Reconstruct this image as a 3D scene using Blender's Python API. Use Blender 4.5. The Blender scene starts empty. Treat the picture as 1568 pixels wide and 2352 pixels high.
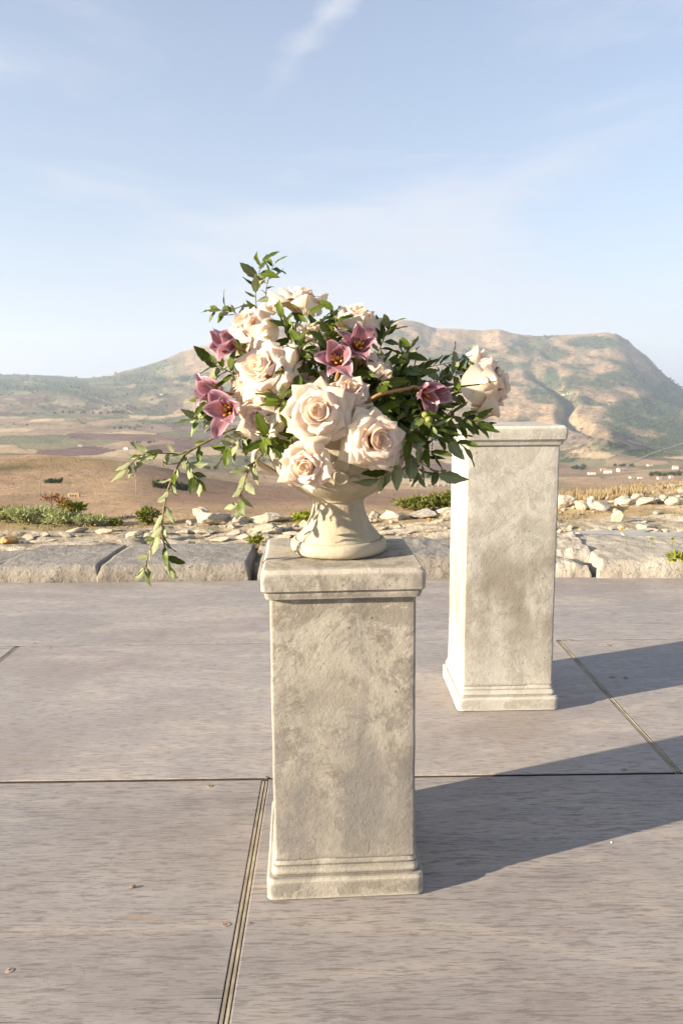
import bpy, math, random
import numpy as np
from mathutils import Vector, Matrix, noise as mnoise
R = math.radians
rng = random.Random(11)
scene = bpy.context.scene
C = scene.collection

# ------------------------------------------------------------------ camera, world, sun, exposure
F_PX, PITCH, CAM_H, ROLL = 1743.1, 0.15748, 1.12132, -0.0079983
cam_d = bpy.data.cameras.new('camera'); cam = bpy.data.objects.new('camera', cam_d); C.objects.link(cam)
cam_d.sensor_fit = 'HORIZONTAL'; cam_d.sensor_width = 24.0; cam_d.lens = F_PX/1568*24.0
cam_d.clip_start = 0.05; cam_d.clip_end = 60000
cam_d.dof.use_dof = True; cam_d.dof.focus_distance = 1.62; cam_d.dof.aperture_fstop = 18.0
cam.matrix_world = Matrix.Translation((0, 0, CAM_H)) @ Matrix.Rotation(math.pi/2-PITCH, 4, 'X') @ Matrix.Rotation(ROLL, 4, 'Z')
scene.camera = cam

SUN_EL, SUN_AZ = R(16.5), R(20.5)             # light travels towards +x, turned SUN_AZ towards +y
sun_from = Vector((-math.cos(SUN_AZ)*math.cos(SUN_EL), -math.sin(SUN_AZ)*math.cos(SUN_EL), math.sin(SUN_EL)))
SUN_ROT = math.atan2(sun_from.x, sun_from.y)
world = bpy.data.worlds.new('World'); scene.world = world; world.use_nodes = True
def sky_nodes():
    nt = world.node_tree; nt.nodes.clear(); N = nt.nodes.new; L = nt.links.new
    out = N('ShaderNodeOutputWorld'); bg = N('ShaderNodeBackground'); bg.inputs[1].default_value = 0.077
    sky = N('ShaderNodeTexSky'); sky.sky_type = 'NISHITA'; sky.sun_disc = False
    sky.sun_elevation = SUN_EL; sky.sun_rotation = SUN_ROT; sky.altitude = 300; sky.air_density = 1.0; sky.dust_density = 1.0; sky.ozone_density = 1.8
    geo = N('ShaderNodeNewGeometry'); sep = N('ShaderNodeSeparateXYZ'); 
    neg = N('ShaderNodeVectorMath'); neg.operation = 'SCALE'; neg.inputs['Scale'].default_value = -1.0
    L(geo.outputs['Incoming'], neg.inputs[0]); L(neg.outputs[0], sep.inputs[0])
    def m(op, a, b=None, clamp=False):
        n = N('ShaderNodeMath'); n.operation = op; n.use_clamp = clamp
        for i, v in enumerate((a, b)):
            if v is None: continue
            if isinstance(v, (int, float)): n.inputs[i].default_value = v
            else: L(v, n.inputs[i])
        return n.outputs[0]
    # thin cirrus: the view direction meets a sheet 1 unit up (slightly curved so that it stays finite at the horizon)
    zz = m('ADD', m('MAXIMUM', sep.outputs[2], 0.0), 0.06)
    px = m('DIVIDE', sep.outputs[0], zz); py = m('DIVIDE', sep.outputs[1], zz)
    comb = N('ShaderNodeCombineXYZ'); L(px, comb.inputs[0]); L(py, comb.inputs[1])
    def cirrus(rot, sx, sy, scale, lo, hi, loc):
        mp = N('ShaderNodeMapping'); mp.inputs['Rotation'].default_value = (0, 0, R(rot)); mp.inputs['Scale'].default_value = (sx, sy, 1); mp.inputs['Location'].default_value = loc
        L(comb.outputs[0], mp.inputs[0])
        nz = N('ShaderNodeTexNoise'); nz.inputs['Scale'].default_value = scale; nz.inputs['Detail'].default_value = 7; nz.inputs['Roughness'].default_value = 0.58; nz.inputs['Distortion'].default_value = 0.4
        L(mp.outputs[0], nz.inputs['Vector'])
        mr = N('ShaderNodeMapRange'); mr.interpolation_type = 'SMOOTHSTEP'; mr.inputs[1].default_value = lo; mr.inputs[2].default_value = hi
        L(nz.outputs[0], mr.inputs[0]); return mr.outputs[0]
    # a broad, slanting veil of cirrostratus
    mpv = N('ShaderNodeMapping'); mpv.inputs['Rotation'].default_value = (0, R(20), 0); mpv.inputs['Scale'].default_value = (1.1, 1.1, 4.2); mpv.inputs['Location'].default_value = VEIL_AT
    L(neg.outputs[0], mpv.inputs[0])
    nv_ = N('ShaderNodeTexNoise'); nv_.inputs['Scale'].default_value = 1.25; nv_.inputs['Detail'].default_value = 9; nv_.inputs['Roughness'].default_value = 0.55; nv_.inputs['Distortion'].default_value = 0.5
    L(mpv.outputs[0], nv_.inputs['Vector'])
    mrv = N('ShaderNodeMapRange'); mrv.interpolation_type = 'SMOOTHSTEP'; mrv.inputs[1].default_value = 0.46; mrv.inputs[2].default_value = 0.66; L(nv_.outputs[0], mrv.inputs[0]); veil = mrv.outputs[0]
    wisp = cirrus(52, 0.35, 2.2, 1.5, 0.60, 0.80, (0.4, 7.7, 0))
    # one old contrail crossing overhead: a soft line in the sheet
    ax, ay, bx, by = CONTRAIL
    dx, dy = bx-ax, by-ay; ln = math.hypot(dx, dy); dx /= ln; dy /= ln
    rx = m('SUBTRACT', px, ax); ry = m('SUBTRACT', py, ay)
    along = m('ADD', m('MULTIPLY', rx, dx), m('MULTIPLY', ry, dy))
    across = m('ABSOLUTE', m('SUBTRACT', m('MULTIPLY', rx, dy), m('MULTIPLY', ry, dx)))
    nz = N('ShaderNodeTexNoise'); nz.inputs['Scale'].default_value = 9; nz.inputs['Detail'].default_value = 6; L(comb.outputs[0], nz.inputs['Vector'])
    wd = m('MULTIPLY', nz.outputs[0], 0.11)
    core = m('SUBTRACT', 1.0, m('DIVIDE', across, wd), True)
    fade = N('ShaderNodeMapRange'); fade.interpolation_type = 'SMOOTHSTEP'; fade.inputs[1].default_value = ln*1.25; fade.inputs[2].default_value = -0.1; L(along, fade.inputs[0])
    trail = m('MULTIPLY', m('MULTIPLY', core, fade.outputs[0]), m('MULTIPLY', nz.outputs[0], 1.25))
    cl = m('ADD', m('ADD', m('MULTIPLY', veil, 0.7), m('MULTIPLY', wisp, 0.30)), trail, True)
    mix = N('ShaderNodeMix'); mix.data_type = 'RGBA'
    # high thin haze: whitens the sky more the longer the sight line runs through it
    tau = m('SUBTRACT', 1.0, m('POWER', 2.718, m('MULTIPLY', m('DIVIDE', 1.0, zz), -0.18)))
    veil_mix = N('ShaderNodeMix'); veil_mix.data_type = 'RGBA'; L(tau, veil_mix.inputs['Factor']); L(sky.outputs[0], veil_mix.inputs['A']); veil_mix.inputs['B'].default_value = (3.15, 3.2, 3.62, 1)
    L(cl, mix.inputs['Factor']); L(veil_mix.outputs['Result'], mix.inputs['A']); mix.inputs['B'].default_value = (3.55, 3.6, 3.9, 1)
    L(mix.outputs['Result'], bg.inputs[0]); L(bg.outputs[0], out.inputs[0])

def px_ray(px, py):
    "direction (unnormalised) of a photo pixel, in 1568 x 2352 units"
    a, b = px-784, py-1176
    c, s = math.cos(-ROLL), math.sin(-ROLL)
    a, b = c*a-s*b, s*a+c*b
    cp, sp = math.cos(PITCH), math.sin(PITCH)
    return (a, F_PX*cp-b*sp, -b*cp-F_PX*sp)
def at(px, py, Y):
    r = px_ray(px, py); t = Y/r[1]
    return Vector((r[0]*t, Y, CAM_H+r[2]*t))
def m_per_px(Y, z=1.0): return (Y*math.cos(PITCH)+(CAM_H-z)*math.sin(PITCH))/F_PX
def sheet(px, py):
    d = Vector(px_ray(px, py)).normalized(); k = max(d.z, 0)+0.06
    return d.x/k, d.y/k
VEIL_AT = (3.75, 1.8, 4.6)
CONTRAIL = sheet(775, 0)+sheet(615, 215)
sky_nodes()
sl = bpy.data.lights.new('sun', 'SUN'); sl.energy = 4.8; sl.angle = R(0.6); sl.color = (1.0, 0.87, 0.68)
so = bpy.data.objects.new('sun', sl); C.objects.link(so); so.rotation_euler = sun_from.to_track_quat('Z', 'Y').to_euler()
so.location = (-20, -8, 20)
vs = scene.view_settings; vs.view_transform = 'Standard'; vs.look = 'None'; vs.gamma = 1.0; vs.use_curve_mapping = False; vs.exposure = 1.6
scene.render.engine = 'CYCLES'
scene.cycles.volume_bounces = 1; scene.cycles.max_bounces = 8; scene.cycles.transparent_max_bounces = 8

# ------------------------------------------------------------------ helpers
def tag(o, label=None, cat=None, group=None, kind=None):
    if label: o['label'] = label
    if cat: o['category'] = cat
    if group: o['group'] = group
    if kind: o['kind'] = kind
    return o
def empty(name, loc=(0, 0, 0), rot=(0, 0, 0)):
    o = bpy.data.objects.new(name, None); C.objects.link(o); o.location = loc; o.rotation_euler = rot; o.empty_display_size = 0.05
    return o
def mesh(name, V, Fc, mats=(), midx=None, smooth=True, col=None):
    me = bpy.data.meshes.new(name)
    me.from_pydata([tuple(v) for v in V], [], [tuple(f) for f in Fc])
    for m in (mats if isinstance(mats, (list, tuple)) else [mats]): me.materials.append(m)
    if midx is not None: me.polygons.foreach_set('material_index', np.asarray(midx, dtype=np.int32))
    if smooth: me.polygons.foreach_set('use_smooth', np.ones(len(me.polygons), dtype=bool))
    if col is not None:
        ca = me.color_attributes.new('tint', 'FLOAT_COLOR', 'POINT')
        c = np.ones((len(me.vertices), 4), dtype=np.float32); col = np.asarray(col, dtype=np.float32); c[:, :col.shape[1]] = col
        ca.data.foreach_set('color', c.ravel())
    me.update(); return me
def link(name, me, parent=None, loc=None, M=None):
    o = bpy.data.objects.new(name, me); C.objects.link(o)
    if parent: o.parent = parent
    if M is not None: o.matrix_local = M
    elif loc is not None: o.location = loc
    return o
def grid_faces(nu, nv, closed=False, off=0):
    f = []
    for j in range(nv-1):
        for i in range(nu if closed else nu-1):
            a = off+j*nu+i; b = off+j*nu+(i+1) % nu
            f.append((a, b, b+nu, a+nu))
    return f
def tube(V, Fc, pts, radii, n=6, cap=True):
    pts = [Vector(p) for p in pts]; off = len(V); k = len(pts)
    if not isinstance(radii, (list, tuple)): radii = [radii]*k
    ref = Vector((0.13, 0.31, 0.94)).normalized()
    for i, p in enumerate(pts):
        d = (pts[min(i+1, k-1)]-pts[max(i-1, 0)]).normalized()
        a = d.cross(ref)
        if a.length < 1e-3: a = d.cross(Vector((1, 0, 0)))
        a.normalize(); b = d.cross(a)
        for q in range(n):
            t = 2*math.pi*q/n; V.append(p+(a*math.cos(t)+b*math.sin(t))*radii[i])
    Fc += grid_faces(n, k, True, off)
    if cap:
        Fc.append(tuple(off+q for q in range(n-1, -1, -1))); Fc.append(tuple(off+(k-1)*n+q for q in range(n)))
def smooth_path(pts, n):
    "Catmull-Rom through pts"
    P = [Vector(p) for p in pts]; P = [P[0]*2-P[1]]+P+[P[-1]*2-P[-2]]; out = []
    segs = len(P)-3
    for i in range(n):
        s = i/(n-1)*segs; k = min(int(s), segs-1); t = s-k
        a, b, c, d = P[k:k+4]
        out.append(0.5*((2*b)+(c-a)*t+(2*a-5*b+4*c-d)*t*t+(3*b-a-3*c+d)*t**3))
    return out
def frame(pos, ydir, nrm, s=1.0):
    y = Vector(ydir).normalized(); z = Vector(nrm); z = z-y*z.dot(y)
    if z.length < 1e-4: z = y.orthogonal()
    z.normalize(); x = y.cross(z)
    M = Matrix((x, y, z)).transposed().to_4x4()
    return Matrix.Translation(pos) @ M @ Matrix.Scale(s, 4)
def rvec(r=rng): return Vector((r.gauss(0, 1), r.gauss(0, 1), r.gauss(0, 1))).normalized()
def hash2(ix, iy, seed):
    h = (ix.astype(np.int64)*374761393+iy.astype(np.int64)*668265263+seed*974634777) & 0x7fffffff
    h = ((h ^ (h >> 13))*1274126177) & 0x7fffffff
    return ((h ^ (h >> 16)) & 0xffff)/65535.0
def vnoise(x, y, seed=0):
    x = np.asarray(x, float); y = np.asarray(y, float)
    ix = np.floor(x); iy = np.floor(y); fx = x-ix; fy = y-iy
    fx = fx*fx*(3-2*fx); fy = fy*fy*(3-2*fy)
    a = hash2(ix, iy, seed); b = hash2(ix+1, iy, seed); c = hash2(ix, iy+1, seed); d = hash2(ix+1, iy+1, seed)
    return (a*(1-fx)+b*fx)*(1-fy)+(c*(1-fx)+d*fx)*fy
def fbm(x, y, o=5, seed=0, gain=0.5):
    s = 0; a = 1; t = 0
    for k in range(o):
        s = s+a*(vnoise(x*2**k+k*17.3, y*2**k-k*9.1, seed+k)-0.5); t += a; a *= gain
    return s/t*2
def cells(x, y, seed=0, jit=0.9):
    "worley: nearest-cell id hash, F1, F2"
    ix = np.floor(x); iy = np.floor(y)
    f1 = np.full(x.shape, 9.0); f2 = np.full(x.shape, 9.0); idv = np.zeros(x.shape)
    for dx in (-1, 0, 1):
        for dy in (-1, 0, 1):
            cx = ix+dx; cy = iy+dy
            qx = cx+0.5+(hash2(cx, cy, seed)-0.5)*jit; qy = cy+0.5+(hash2(cx, cy, seed+5)-0.5)*jit
            d = np.hypot(x-qx, y-qy); h = hash2(cx, cy, seed+11)
            closer = d < f1
            f2 = np.where(closer, f1, np.minimum(f2, d)); idv = np.where(closer, h, idv); f1 = np.where(closer, d, f1)
    return idv, f1, f2

# ------------------------------------------------------------------ materials
class Mat:
    def __init__(s, name, rough=0.8, spec=0.3):
        s.m = bpy.data.materials.new(name); s.m.use_nodes = True; s.nt = s.m.node_tree; s.nt.nodes.clear()
        s.out = s.N('ShaderNodeOutputMaterial'); s.b = s.N('ShaderNodeBsdfPrincipled')
        s.b.inputs['Roughness'].default_value = rough; s.b.inputs['Specular IOR Level'].default_value = spec
        s.L(s.b.outputs[0], s.out.inputs[0])
    def N(s, t): return s.nt.nodes.new(t)
    def L(s, a, b): s.nt.links.new(a, b)
    def put(s, v, sock):
        if isinstance(v, (int, float)): sock.default_value = v
        elif isinstance(v, tuple): sock.default_value = v if len(v) == 4 or sock.type == 'VECTOR' else v+(1,)
        else: s.L(v, sock)
    def coord(s, scale=(1, 1, 1), rot=(0, 0, 0), rand=False, kind='Object', src=None):
        if src is None:
            tc = s.N('ShaderNodeTexCoord'); src = tc.outputs[kind]
        if rand:
            oi = s.N('ShaderNodeObjectInfo'); mu = s.math('MULTIPLY', oi.outputs['Random'], 37.0)
            ad = s.N('ShaderNodeVectorMath'); ad.operation = 'ADD'; s.L(src, ad.inputs[0]); s.L(mu, ad.inputs[1]); src = ad.outputs[0]
        mp = s.N('ShaderNodeMapping'); mp.inputs['Scale'].default_value = scale; mp.inputs['Rotation'].default_value = rot
        s.L(src, mp.inputs[0]); return mp.outputs[0]
    def noise(s, vec, scale, detail=5, rough=0.55, dist=0.0):
        n = s.N('ShaderNodeTexNoise'); s.L(vec, n.inputs['Vector']); n.inputs['Scale'].default_value = scale
        n.inputs['Detail'].default_value = detail; n.inputs['Roughness'].default_value = rough; n.inputs['Distortion'].default_value = dist
        return n.outputs[0]
    def voro(s, vec, scale, feat='F1', out=0, rand=1.0):
        n = s.N('ShaderNodeTexVoronoi'); n.feature = feat; s.L(vec, n.inputs['Vector']); n.inputs['Scale'].default_value = scale
        n.inputs['Randomness'].default_value = rand
        return n.outputs[out]
    def ramp(s, fac, lo, hi, a=0.0, b=1.0):
        n = s.N('ShaderNodeMapRange'); n.interpolation_type = 'SMOOTHSTEP'
        for i, v in ((1, lo), (2, hi), (3, a), (4, b)): n.inputs[i].default_value = v
        s.L(fac, n.inputs[0]); return n.outputs[0]
    def mix(s, fac, a, b, mode='MIX'):
        n = s.N('ShaderNodeMix'); n.data_type = 'RGBA'; n.blend_type = mode
        s.put(fac, n.inputs['Factor']); s.put(a, n.inputs['A']); s.put(b, n.inputs['B']); return n.outputs['Result']
    def math(s, op, a, b=0.0, clamp=False):
        n = s.N('ShaderNodeMath'); n.operation = op; n.use_clamp = clamp; s.put(a, n.inputs[0]); s.put(b, n.inputs[1]); return n.outputs[0]
    def attr(s, name='tint', out='Color'):
        n = s.N('ShaderNodeAttribute'); n.attribute_name = name; return n.outputs[out]
    def rnd(s):
        return s.N('ShaderNodeObjectInfo').outputs['Random']
    def bump(s, h, strength, dist, prev=None):
        n = s.N('ShaderNodeBump'); n.inputs['Strength'].default_value = strength; n.inputs['Distance'].default_value = dist
        s.L(h, n.inputs['Height'])
        if prev is not None: s.L(prev, n.inputs['Normal'])
        return n.outputs[0]
    def done(s, col=None, rough=None, nrm=None):
        if col is not None: s.put(col, s.b.inputs['Base Color'])
        if rough is not None: s.put(rough, s.b.inputs['Roughness'])
        if nrm is not None: s.L(nrm, s.b.inputs['Normal'])
        return s.m
    def translucent(s, col, amount, nrm=None):
        t = s.N('ShaderNodeBsdfTranslucent'); s.put(col, t.inputs[0])
        mx = s.N('ShaderNodeMixShader'); mx.inputs[0].default_value = amount
        if nrm is not None: s.L(nrm, t.inputs['Normal'])
        s.L(s.b.outputs[0], mx.inputs[1]); s.L(t.outputs[0], mx.inputs[2]); s.L(mx.outputs[0], s.out.inputs[0])

def mat_plain(name, col, rough=0.8, spec=0.3, var=0.25, scale=20):
    m = Mat(name, rough, spec); c = m.coord(rand=True)
    n = m.noise(c, scale, 5)
    d = tuple(max(0, v*(1-var)) for v in col); l = tuple(v*(1+var) for v in col)
    return m.done(m.mix(m.ramp(n, 0.3, 0.7), d, l), nrm=m.bump(n, 0.3, 0.01))

def mat_plaster(name, light, mid, dark, stain, stain_amt, smudge_shade=None):
    m = Mat(name, 0.88, 0.2); c = m.coord()
    big = m.noise(c, 5.5, 8, 0.66, 0.8); med = m.noise(c, 15, 9, 0.72, 0.5); fine = m.noise(c, 130, 6, 0.7)
    patch = m.noise(c, 5.2, 11, 0.76, 0.4)
    col = m.mix(m.ramp(big, 0.38, 0.60), mid, light)
    col = m.mix(m.ramp(patch, 0.50, 0.55, 0, 0.55), col, dark)
    col = m.mix(m.ramp(med, 0.50, 0.63, 0, 0.65), col, dark)
    col = m.mix(m.ramp(m.noise(c, 23, 9, 0.75, 0.2), 0.57, 0.64, 0, 0.40), col, light)
    sv = m.coord(scale=(1.0, 1.0, 0.28)); st = m.noise(sv, 9.0, 5, 0.6, 0.4)
    col = m.mix(m.ramp(st, 0.52, 0.72, 0, stain_amt), col, stain)
    if smudge_shade:                     # dirt smudges on the rear shaft; stains and painted-in shade low on the front
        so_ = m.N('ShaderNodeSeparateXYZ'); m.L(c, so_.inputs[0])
        win = m.math('MULTIPLY', m.ramp(so_.outputs[2], smudge_shade[0]-.2, smudge_shade[0]+.1), m.ramp(so_.outputs[2], smudge_shade[1]+.1, smudge_shade[1]-.2))
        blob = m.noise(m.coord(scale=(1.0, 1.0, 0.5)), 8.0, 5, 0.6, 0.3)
        col = m.mix(m.math('MULTIPLY', m.ramp(blob, 0.36, 0.62, 0, smudge_shade[2]), win), col, smudge_shade[3])
    ol = m.noise(c, 3.1, 4, 0.5)
    col = m.mix(m.ramp(ol, 0.5, 0.75, 0, 0.30), col, (0.42, 0.36, 0.25))
    col = m.mix(m.ramp(fine, 0.30, 0.62, 0.22, 0.0), col, dark)
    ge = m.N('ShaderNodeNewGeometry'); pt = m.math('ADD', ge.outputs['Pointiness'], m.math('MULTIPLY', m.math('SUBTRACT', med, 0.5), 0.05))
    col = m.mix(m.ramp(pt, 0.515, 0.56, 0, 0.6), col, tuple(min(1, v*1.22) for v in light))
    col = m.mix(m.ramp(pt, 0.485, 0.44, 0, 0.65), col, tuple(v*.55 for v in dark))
    pit = m.voro(c, 26, 'F1'); pits = m.ramp(pit, 0.05, 0.10, 1, 0)
    gate = m.ramp(m.noise(c, 11, 2), 0.58, 0.62)
    col = m.mix(m.math('MULTIPLY', m.math('MULTIPLY', pits, gate), 0.7), col, (0.09, 0.08, 0.065))
    # trowelled flakes: warped ridges
    wv = m.noise(c, 48, 9, 0.78, 0.35)
    rid = m.math('ABSOLUTE', m.math('SUBTRACT', wv, 0.5)); rid = m.ramp(rid, 0.0, 0.11, 1, 0)
    rough_zone = m.ramp(med, 0.40, 0.60, 0.15, 1.0)
    flake = m.math('MULTIPLY', rid, rough_zone)
    n = m.bump(big, 0.12, 0.015); n = m.bump(m.ramp(patch, 0.50, 0.56), 0.35, 0.0018, n); n = m.bump(med, 0.16, 0.010, n); n = m.bump(flake, 0.38, 0.0016, n); n = m.bump(m.noise(m.coord(scale=(1, 1, .6)), 95, 7, 0.78), 0.30, 0.0022, n); n = m.bump(fine, 0.5, 0.0022, n)
    return m.done(col, nrm=n)

def mat_urn():
    m = Mat('urn_stone', 0.85, 0.2); c = m.coord()
    big = m.noise(c, 7, 6, 0.6, 0.5); fine = m.noise(c, 160, 5, 0.7); band = m.noise(m.coord(scale=(1, 1, 7)), 5, 5, 0.6)
    col = m.mix(m.ramp(big, 0.35, 0.65), (0.40, 0.335, 0.235), (0.50, 0.435, 0.32))
    col = m.mix(m.ramp(band, 0.52, 0.75, 0, 0.5), col, (0.36, 0.30, 0.20))
    sp = m.noise(m.coord(scale=(1, 1, 3)), 34, 4, 0.6)
    col = m.mix(m.ramp(sp, 0.66, 0.74, 0, 0.65), col, (0.16, 0.12, 0.075))
    n = m.bump(big, 0.3, 0.02); n = m.bump(band, 0.25, 0.006, n); n = m.bump(fine, 0.5, 0.002, n)
    return m.done(col, nrm=n)

def mat_wood():
    m = Mat('weathered_plywood', 0.62, 0.35)
    c = m.coord(rand=True)
    warp = m.noise(m.coord(scale=(0.55, 2.2, 1), src=c), 1.6, 3, 0.5)
    sx = m.N('ShaderNodeSeparateXYZ'); m.L(c, sx.inputs[0])
    yy = m.math('ADD', m.math('MULTIPLY', sx.outputs[1], 26.0), m.math('MULTIPLY', warp, 30.0))
    ring = m.math('ADD', m.math('MULTIPLY', m.math('SINE', yy), 0.5), 0.5)
    g1 = m.noise(m.coord(scale=(17.0, 150, 1), src=c), 1.0, 5, 0.70); g2 = m.noise(m.coord(scale=(24, 400, 1), src=c), 1.0, 5, 0.65)
    g3 = m.noise(m.coord(scale=(8.0, 46, 1), src=c), 1.0, 6, 0.7, 1.2)
    blot = m.noise(m.coord(scale=(0.8, 1.6, 1), src=c), 2.2, 5, 0.6)
    tone = m.noise(m.coord(scale=(0.5, 0.9, 1), src=c), 1.3, 3, 0.5)
    col = m.mix(m.ramp(blot, 0.34, 0.66), (0.270, 0.232, 0.210), (0.350, 0.310, 0.285))
    col = m.mix(m.ramp(tone, 0.45, 0.65, 0, 0.55), col, (0.305, 0.288, 0.275))
    col = m.mix(m.math('MULTIPLY', m.ramp(ring, 0.55, 1.0), m.ramp(blot, 0.42, 0.60, 0.05, 0.55)), col, (0.43, 0.37, 0.31))
    col = m.mix(m.ramp(m.noise(m.coord(scale=(.7, 1.5, 1), src=c), 7.0, 7, 0.72), 0.50, 0.66, 0, 0.42), col, (0.40, 0.36, 0.335))
    col = m.mix(m.ramp(g3, 0.56, 0.66, 0, 0.26), col, (0.43, 0.385, 0.35))
    col = m.mix(m.ramp(g3, 0.44, 0.36, 0, 0.24), col, (0.22, 0.19, 0.17))
    col = m.mix(m.ramp(g1, 0.38, 0.49, 0.70, 0.0), col, (0.165, 0.138, 0.12))
    col = m.mix(m.ramp(g2, 0.36, 0.50, 0.60, 0.0), col, (0.17, 0.145, 0.127))
    crack = m.noise(m.coord(scale=(1.6, 62, 1), src=c), 1.0, 2, 0.5); zone = m.noise(c, 3.0, 3)
    ck = m.math('MULTIPLY', m.ramp(crack, 0.26, 0.31, 1, 0), m.ramp(zone, 0.50, 0.58))
    col = m.mix(m.math('MULTIPLY', ck, 0.85), col, (0.065, 0.05, 0.042))
    rust = m.noise(m.coord(scale=(1, 6, 1), src=c), 4.5, 3, 0.5)
    col = m.mix(m.ramp(rust, 0.70, 0.78, 0, 0.5), col, (0.36, 0.23, 0.13))
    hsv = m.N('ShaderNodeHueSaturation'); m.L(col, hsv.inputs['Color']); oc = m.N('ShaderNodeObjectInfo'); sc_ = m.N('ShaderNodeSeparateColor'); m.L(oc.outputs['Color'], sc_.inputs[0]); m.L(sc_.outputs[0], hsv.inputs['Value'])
    n = m.bump(g1, 0.35, 0.0016); n = m.bump(g2, 0.35, 0.0006, n); n = m.bump(m.math('SUBTRACT', 1.0, ck), 0.6, 0.002, n)
    return m.done(hsv.outputs[0], rough=m.ramp(blot, 0.3, 0.7, 0.55, 0.72), nrm=n)

def mat_limestone(name, light, mid, stain, scale=1.0, grey=0.0):
    m = Mat(name, 0.9, 0.15); c = m.coord(rand=True)
    big = m.noise(c, 3.2*scale, 6, 0.6, 0.4); med = m.noise(c, 14*scale, 7, 0.65); fine = m.noise(c, 70*scale, 5, 0.7)
    col = m.mix(m.ramp(big, 0.36, 0.62), mid, light)
    col = m.mix(m.ramp(med, 0.52, 0.70, 0, 0.6), col, stain)
    geo = m.N('ShaderNodeNewGeometry'); s = m.N('ShaderNodeSeparateXYZ'); m.L(geo.outputs['Normal'], s.inputs[0])
    if grey: col = m.mix(m.math('MULTIPLY', m.ramp(s.outputs[2], 0.55, 0.9), m.ramp(med, 0.28, 0.55, grey, grey*0.6)), col, (0.27, 0.252, 0.232))
    oc = m.noise(c, 6*scale, 4, 0.6)
    col = m.mix(m.math('MULTIPLY', m.ramp(oc, 0.60, 0.70, 0, 0.6), m.ramp(s.outputs[2], 0.8, 0.3)), col, (0.45, 0.26, 0.11))
    pits = m.ramp(m.noise(m.coord(scale=(1, 2.2, 2.2), rand=True), 24*scale, 3, 0.6), 0.28, 0.36, 1, 0)
    col = m.mix(m.math('MULTIPLY', pits, 0.7), col, (0.10, 0.085, 0.07))
    n = m.bump(med, 0.7, 0.03/scale); n = m.bump(fine, 0.6, 0.008/scale, n); n = m.bump(m.math('SUBTRACT', 1.0, pits), 0.7, 0.012, n)
    return m.done(col, nrm=n)

def mat_near_ground():
    m = Mat('rubble_ground', 0.92, 0.1); c = m.coord(kind='Object')
    a = m.N('ShaderNodeSeparateColor'); m.L(m.attr(), a.inputs[0])
    med = m.noise(c, 5, 7, 0.65, 0.5); fine = m.noise(c, 40, 5, 0.7); vf = m.noise(c, 130, 4, 0.7)
    rock = m.mix(m.ramp(med, 0.40, 0.60), (0.33, 0.265, 0.18), (0.54, 0.465, 0.36))
    rock = m.mix(m.ramp(fine, 0.55, 0.72, 0, 0.5), rock, (0.40, 0.31, 0.20))
    dirt = m.mix(m.ramp(med, 0.35, 0.65), (0.36, 0.25, 0.14), (0.50, 0.37, 0.22))
    dirt = m.mix(m.ramp(fine, 0.60, 0.68, 0, 0.8), dirt, (0.56, 0.47, 0.34))
    dirt = m.mix(m.ramp(vf, 0.58, 0.68, 0, 0.4), dirt, (0.20, 0.15, 0.07))
    col = m.mix(a.outputs[0], dirt, rock)
    grass = m.mix(fine, (0.10, 0.11, 0.03), (0.24, 0.21, 0.075))
    col = m.mix(m.math('MULTIPLY', a.outputs[1], m.ramp(med, 0.42, 0.58)), col, grass)
    col = m.mix(m.math('MULTIPLY', a.outputs[2], 0.85), col, (0.10, 0.075, 0.05))
    n = m.bump(med, 0.9, 0.08); n = m.bump(fine, 0.9, 0.025, n)
    return m.done(col, nrm=n)

def mat_hills():
    m = Mat('hill_land', 0.95, 0.05); base = m.attr(); sk = m.attr(out='Alpha')
    geo = m.N('ShaderNodeNewGeometry'); c = geo.outputs['Position']
    n1 = m.noise(c, 0.012, 6, 0.65); n2 = m.noise(c, 0.045, 8, 0.74); n3 = m.noise(c, 0.5, 5, 0.7)
    col = m.mix(m.ramp(n1, 0.35, 0.65, 0.0, 0.35), base, m.mix(1.0, base, (0.62, 0.60, 0.58), 'MULTIPLY'))
    col = m.mix(m.math('MULTIPLY', m.ramp(n2, 0.50, 0.58, 0, 0.85), sk), col, m.mix(1.0, col, (0.42, 0.44, 0.40), 'MULTIPLY'))
    col = m.mix(m.math('MULTIPLY', m.ramp(m.noise(c, 0.022, 8, 0.72), 0.50, 0.62, 0, 0.6), sk), col, m.mix(1.0, col, (0.56, 0.57, 0.53), 'MULTIPLY'))
    col = m.mix(m.ramp(n3, 0.5, 0.7, 0, 0.25), col, (0.40, 0.29, 0.16))
    return m.done(col, nrm=m.bump(n2, 0.8, 9.0))

def mat_leaf(name, col, col2, rough, spec, trans):
    m = Mat(name, rough, spec); c = m.coord(); t = m.N('ShaderNodeSeparateXYZ'); m.L(c, t.inputs[0])
    rn = m.rnd(); k = m.mix(rn, col, col2)
    vein = m.ramp(m.math('ABSOLUTE', t.outputs[0]), 0.0, 0.016, 0.35, 0.0)
    sv = m.math('ABSOLUTE', m.math('SINE', m.math('ADD', m.math('MULTIPLY', t.outputs[1], 42.0), m.math('MULTIPLY', m.math('ABSOLUTE', t.outputs[0]), -60.0))))
    k2 = m.mix(m.math('ADD', vein, m.ramp(sv, 0.0, 0.3, 0.05, 0.0)), k, tuple(min(1, v*2.3+0.03) for v in col2))
    n = m.bump(m.ramp(sv, 0.0, 0.5), 0.12, 0.01)
    out = m.done(k2, nrm=n); m.translucent(m.mix(1.0, k2, (1.7, 1.9, 0.75), 'MULTIPLY'), trans); return out

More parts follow.
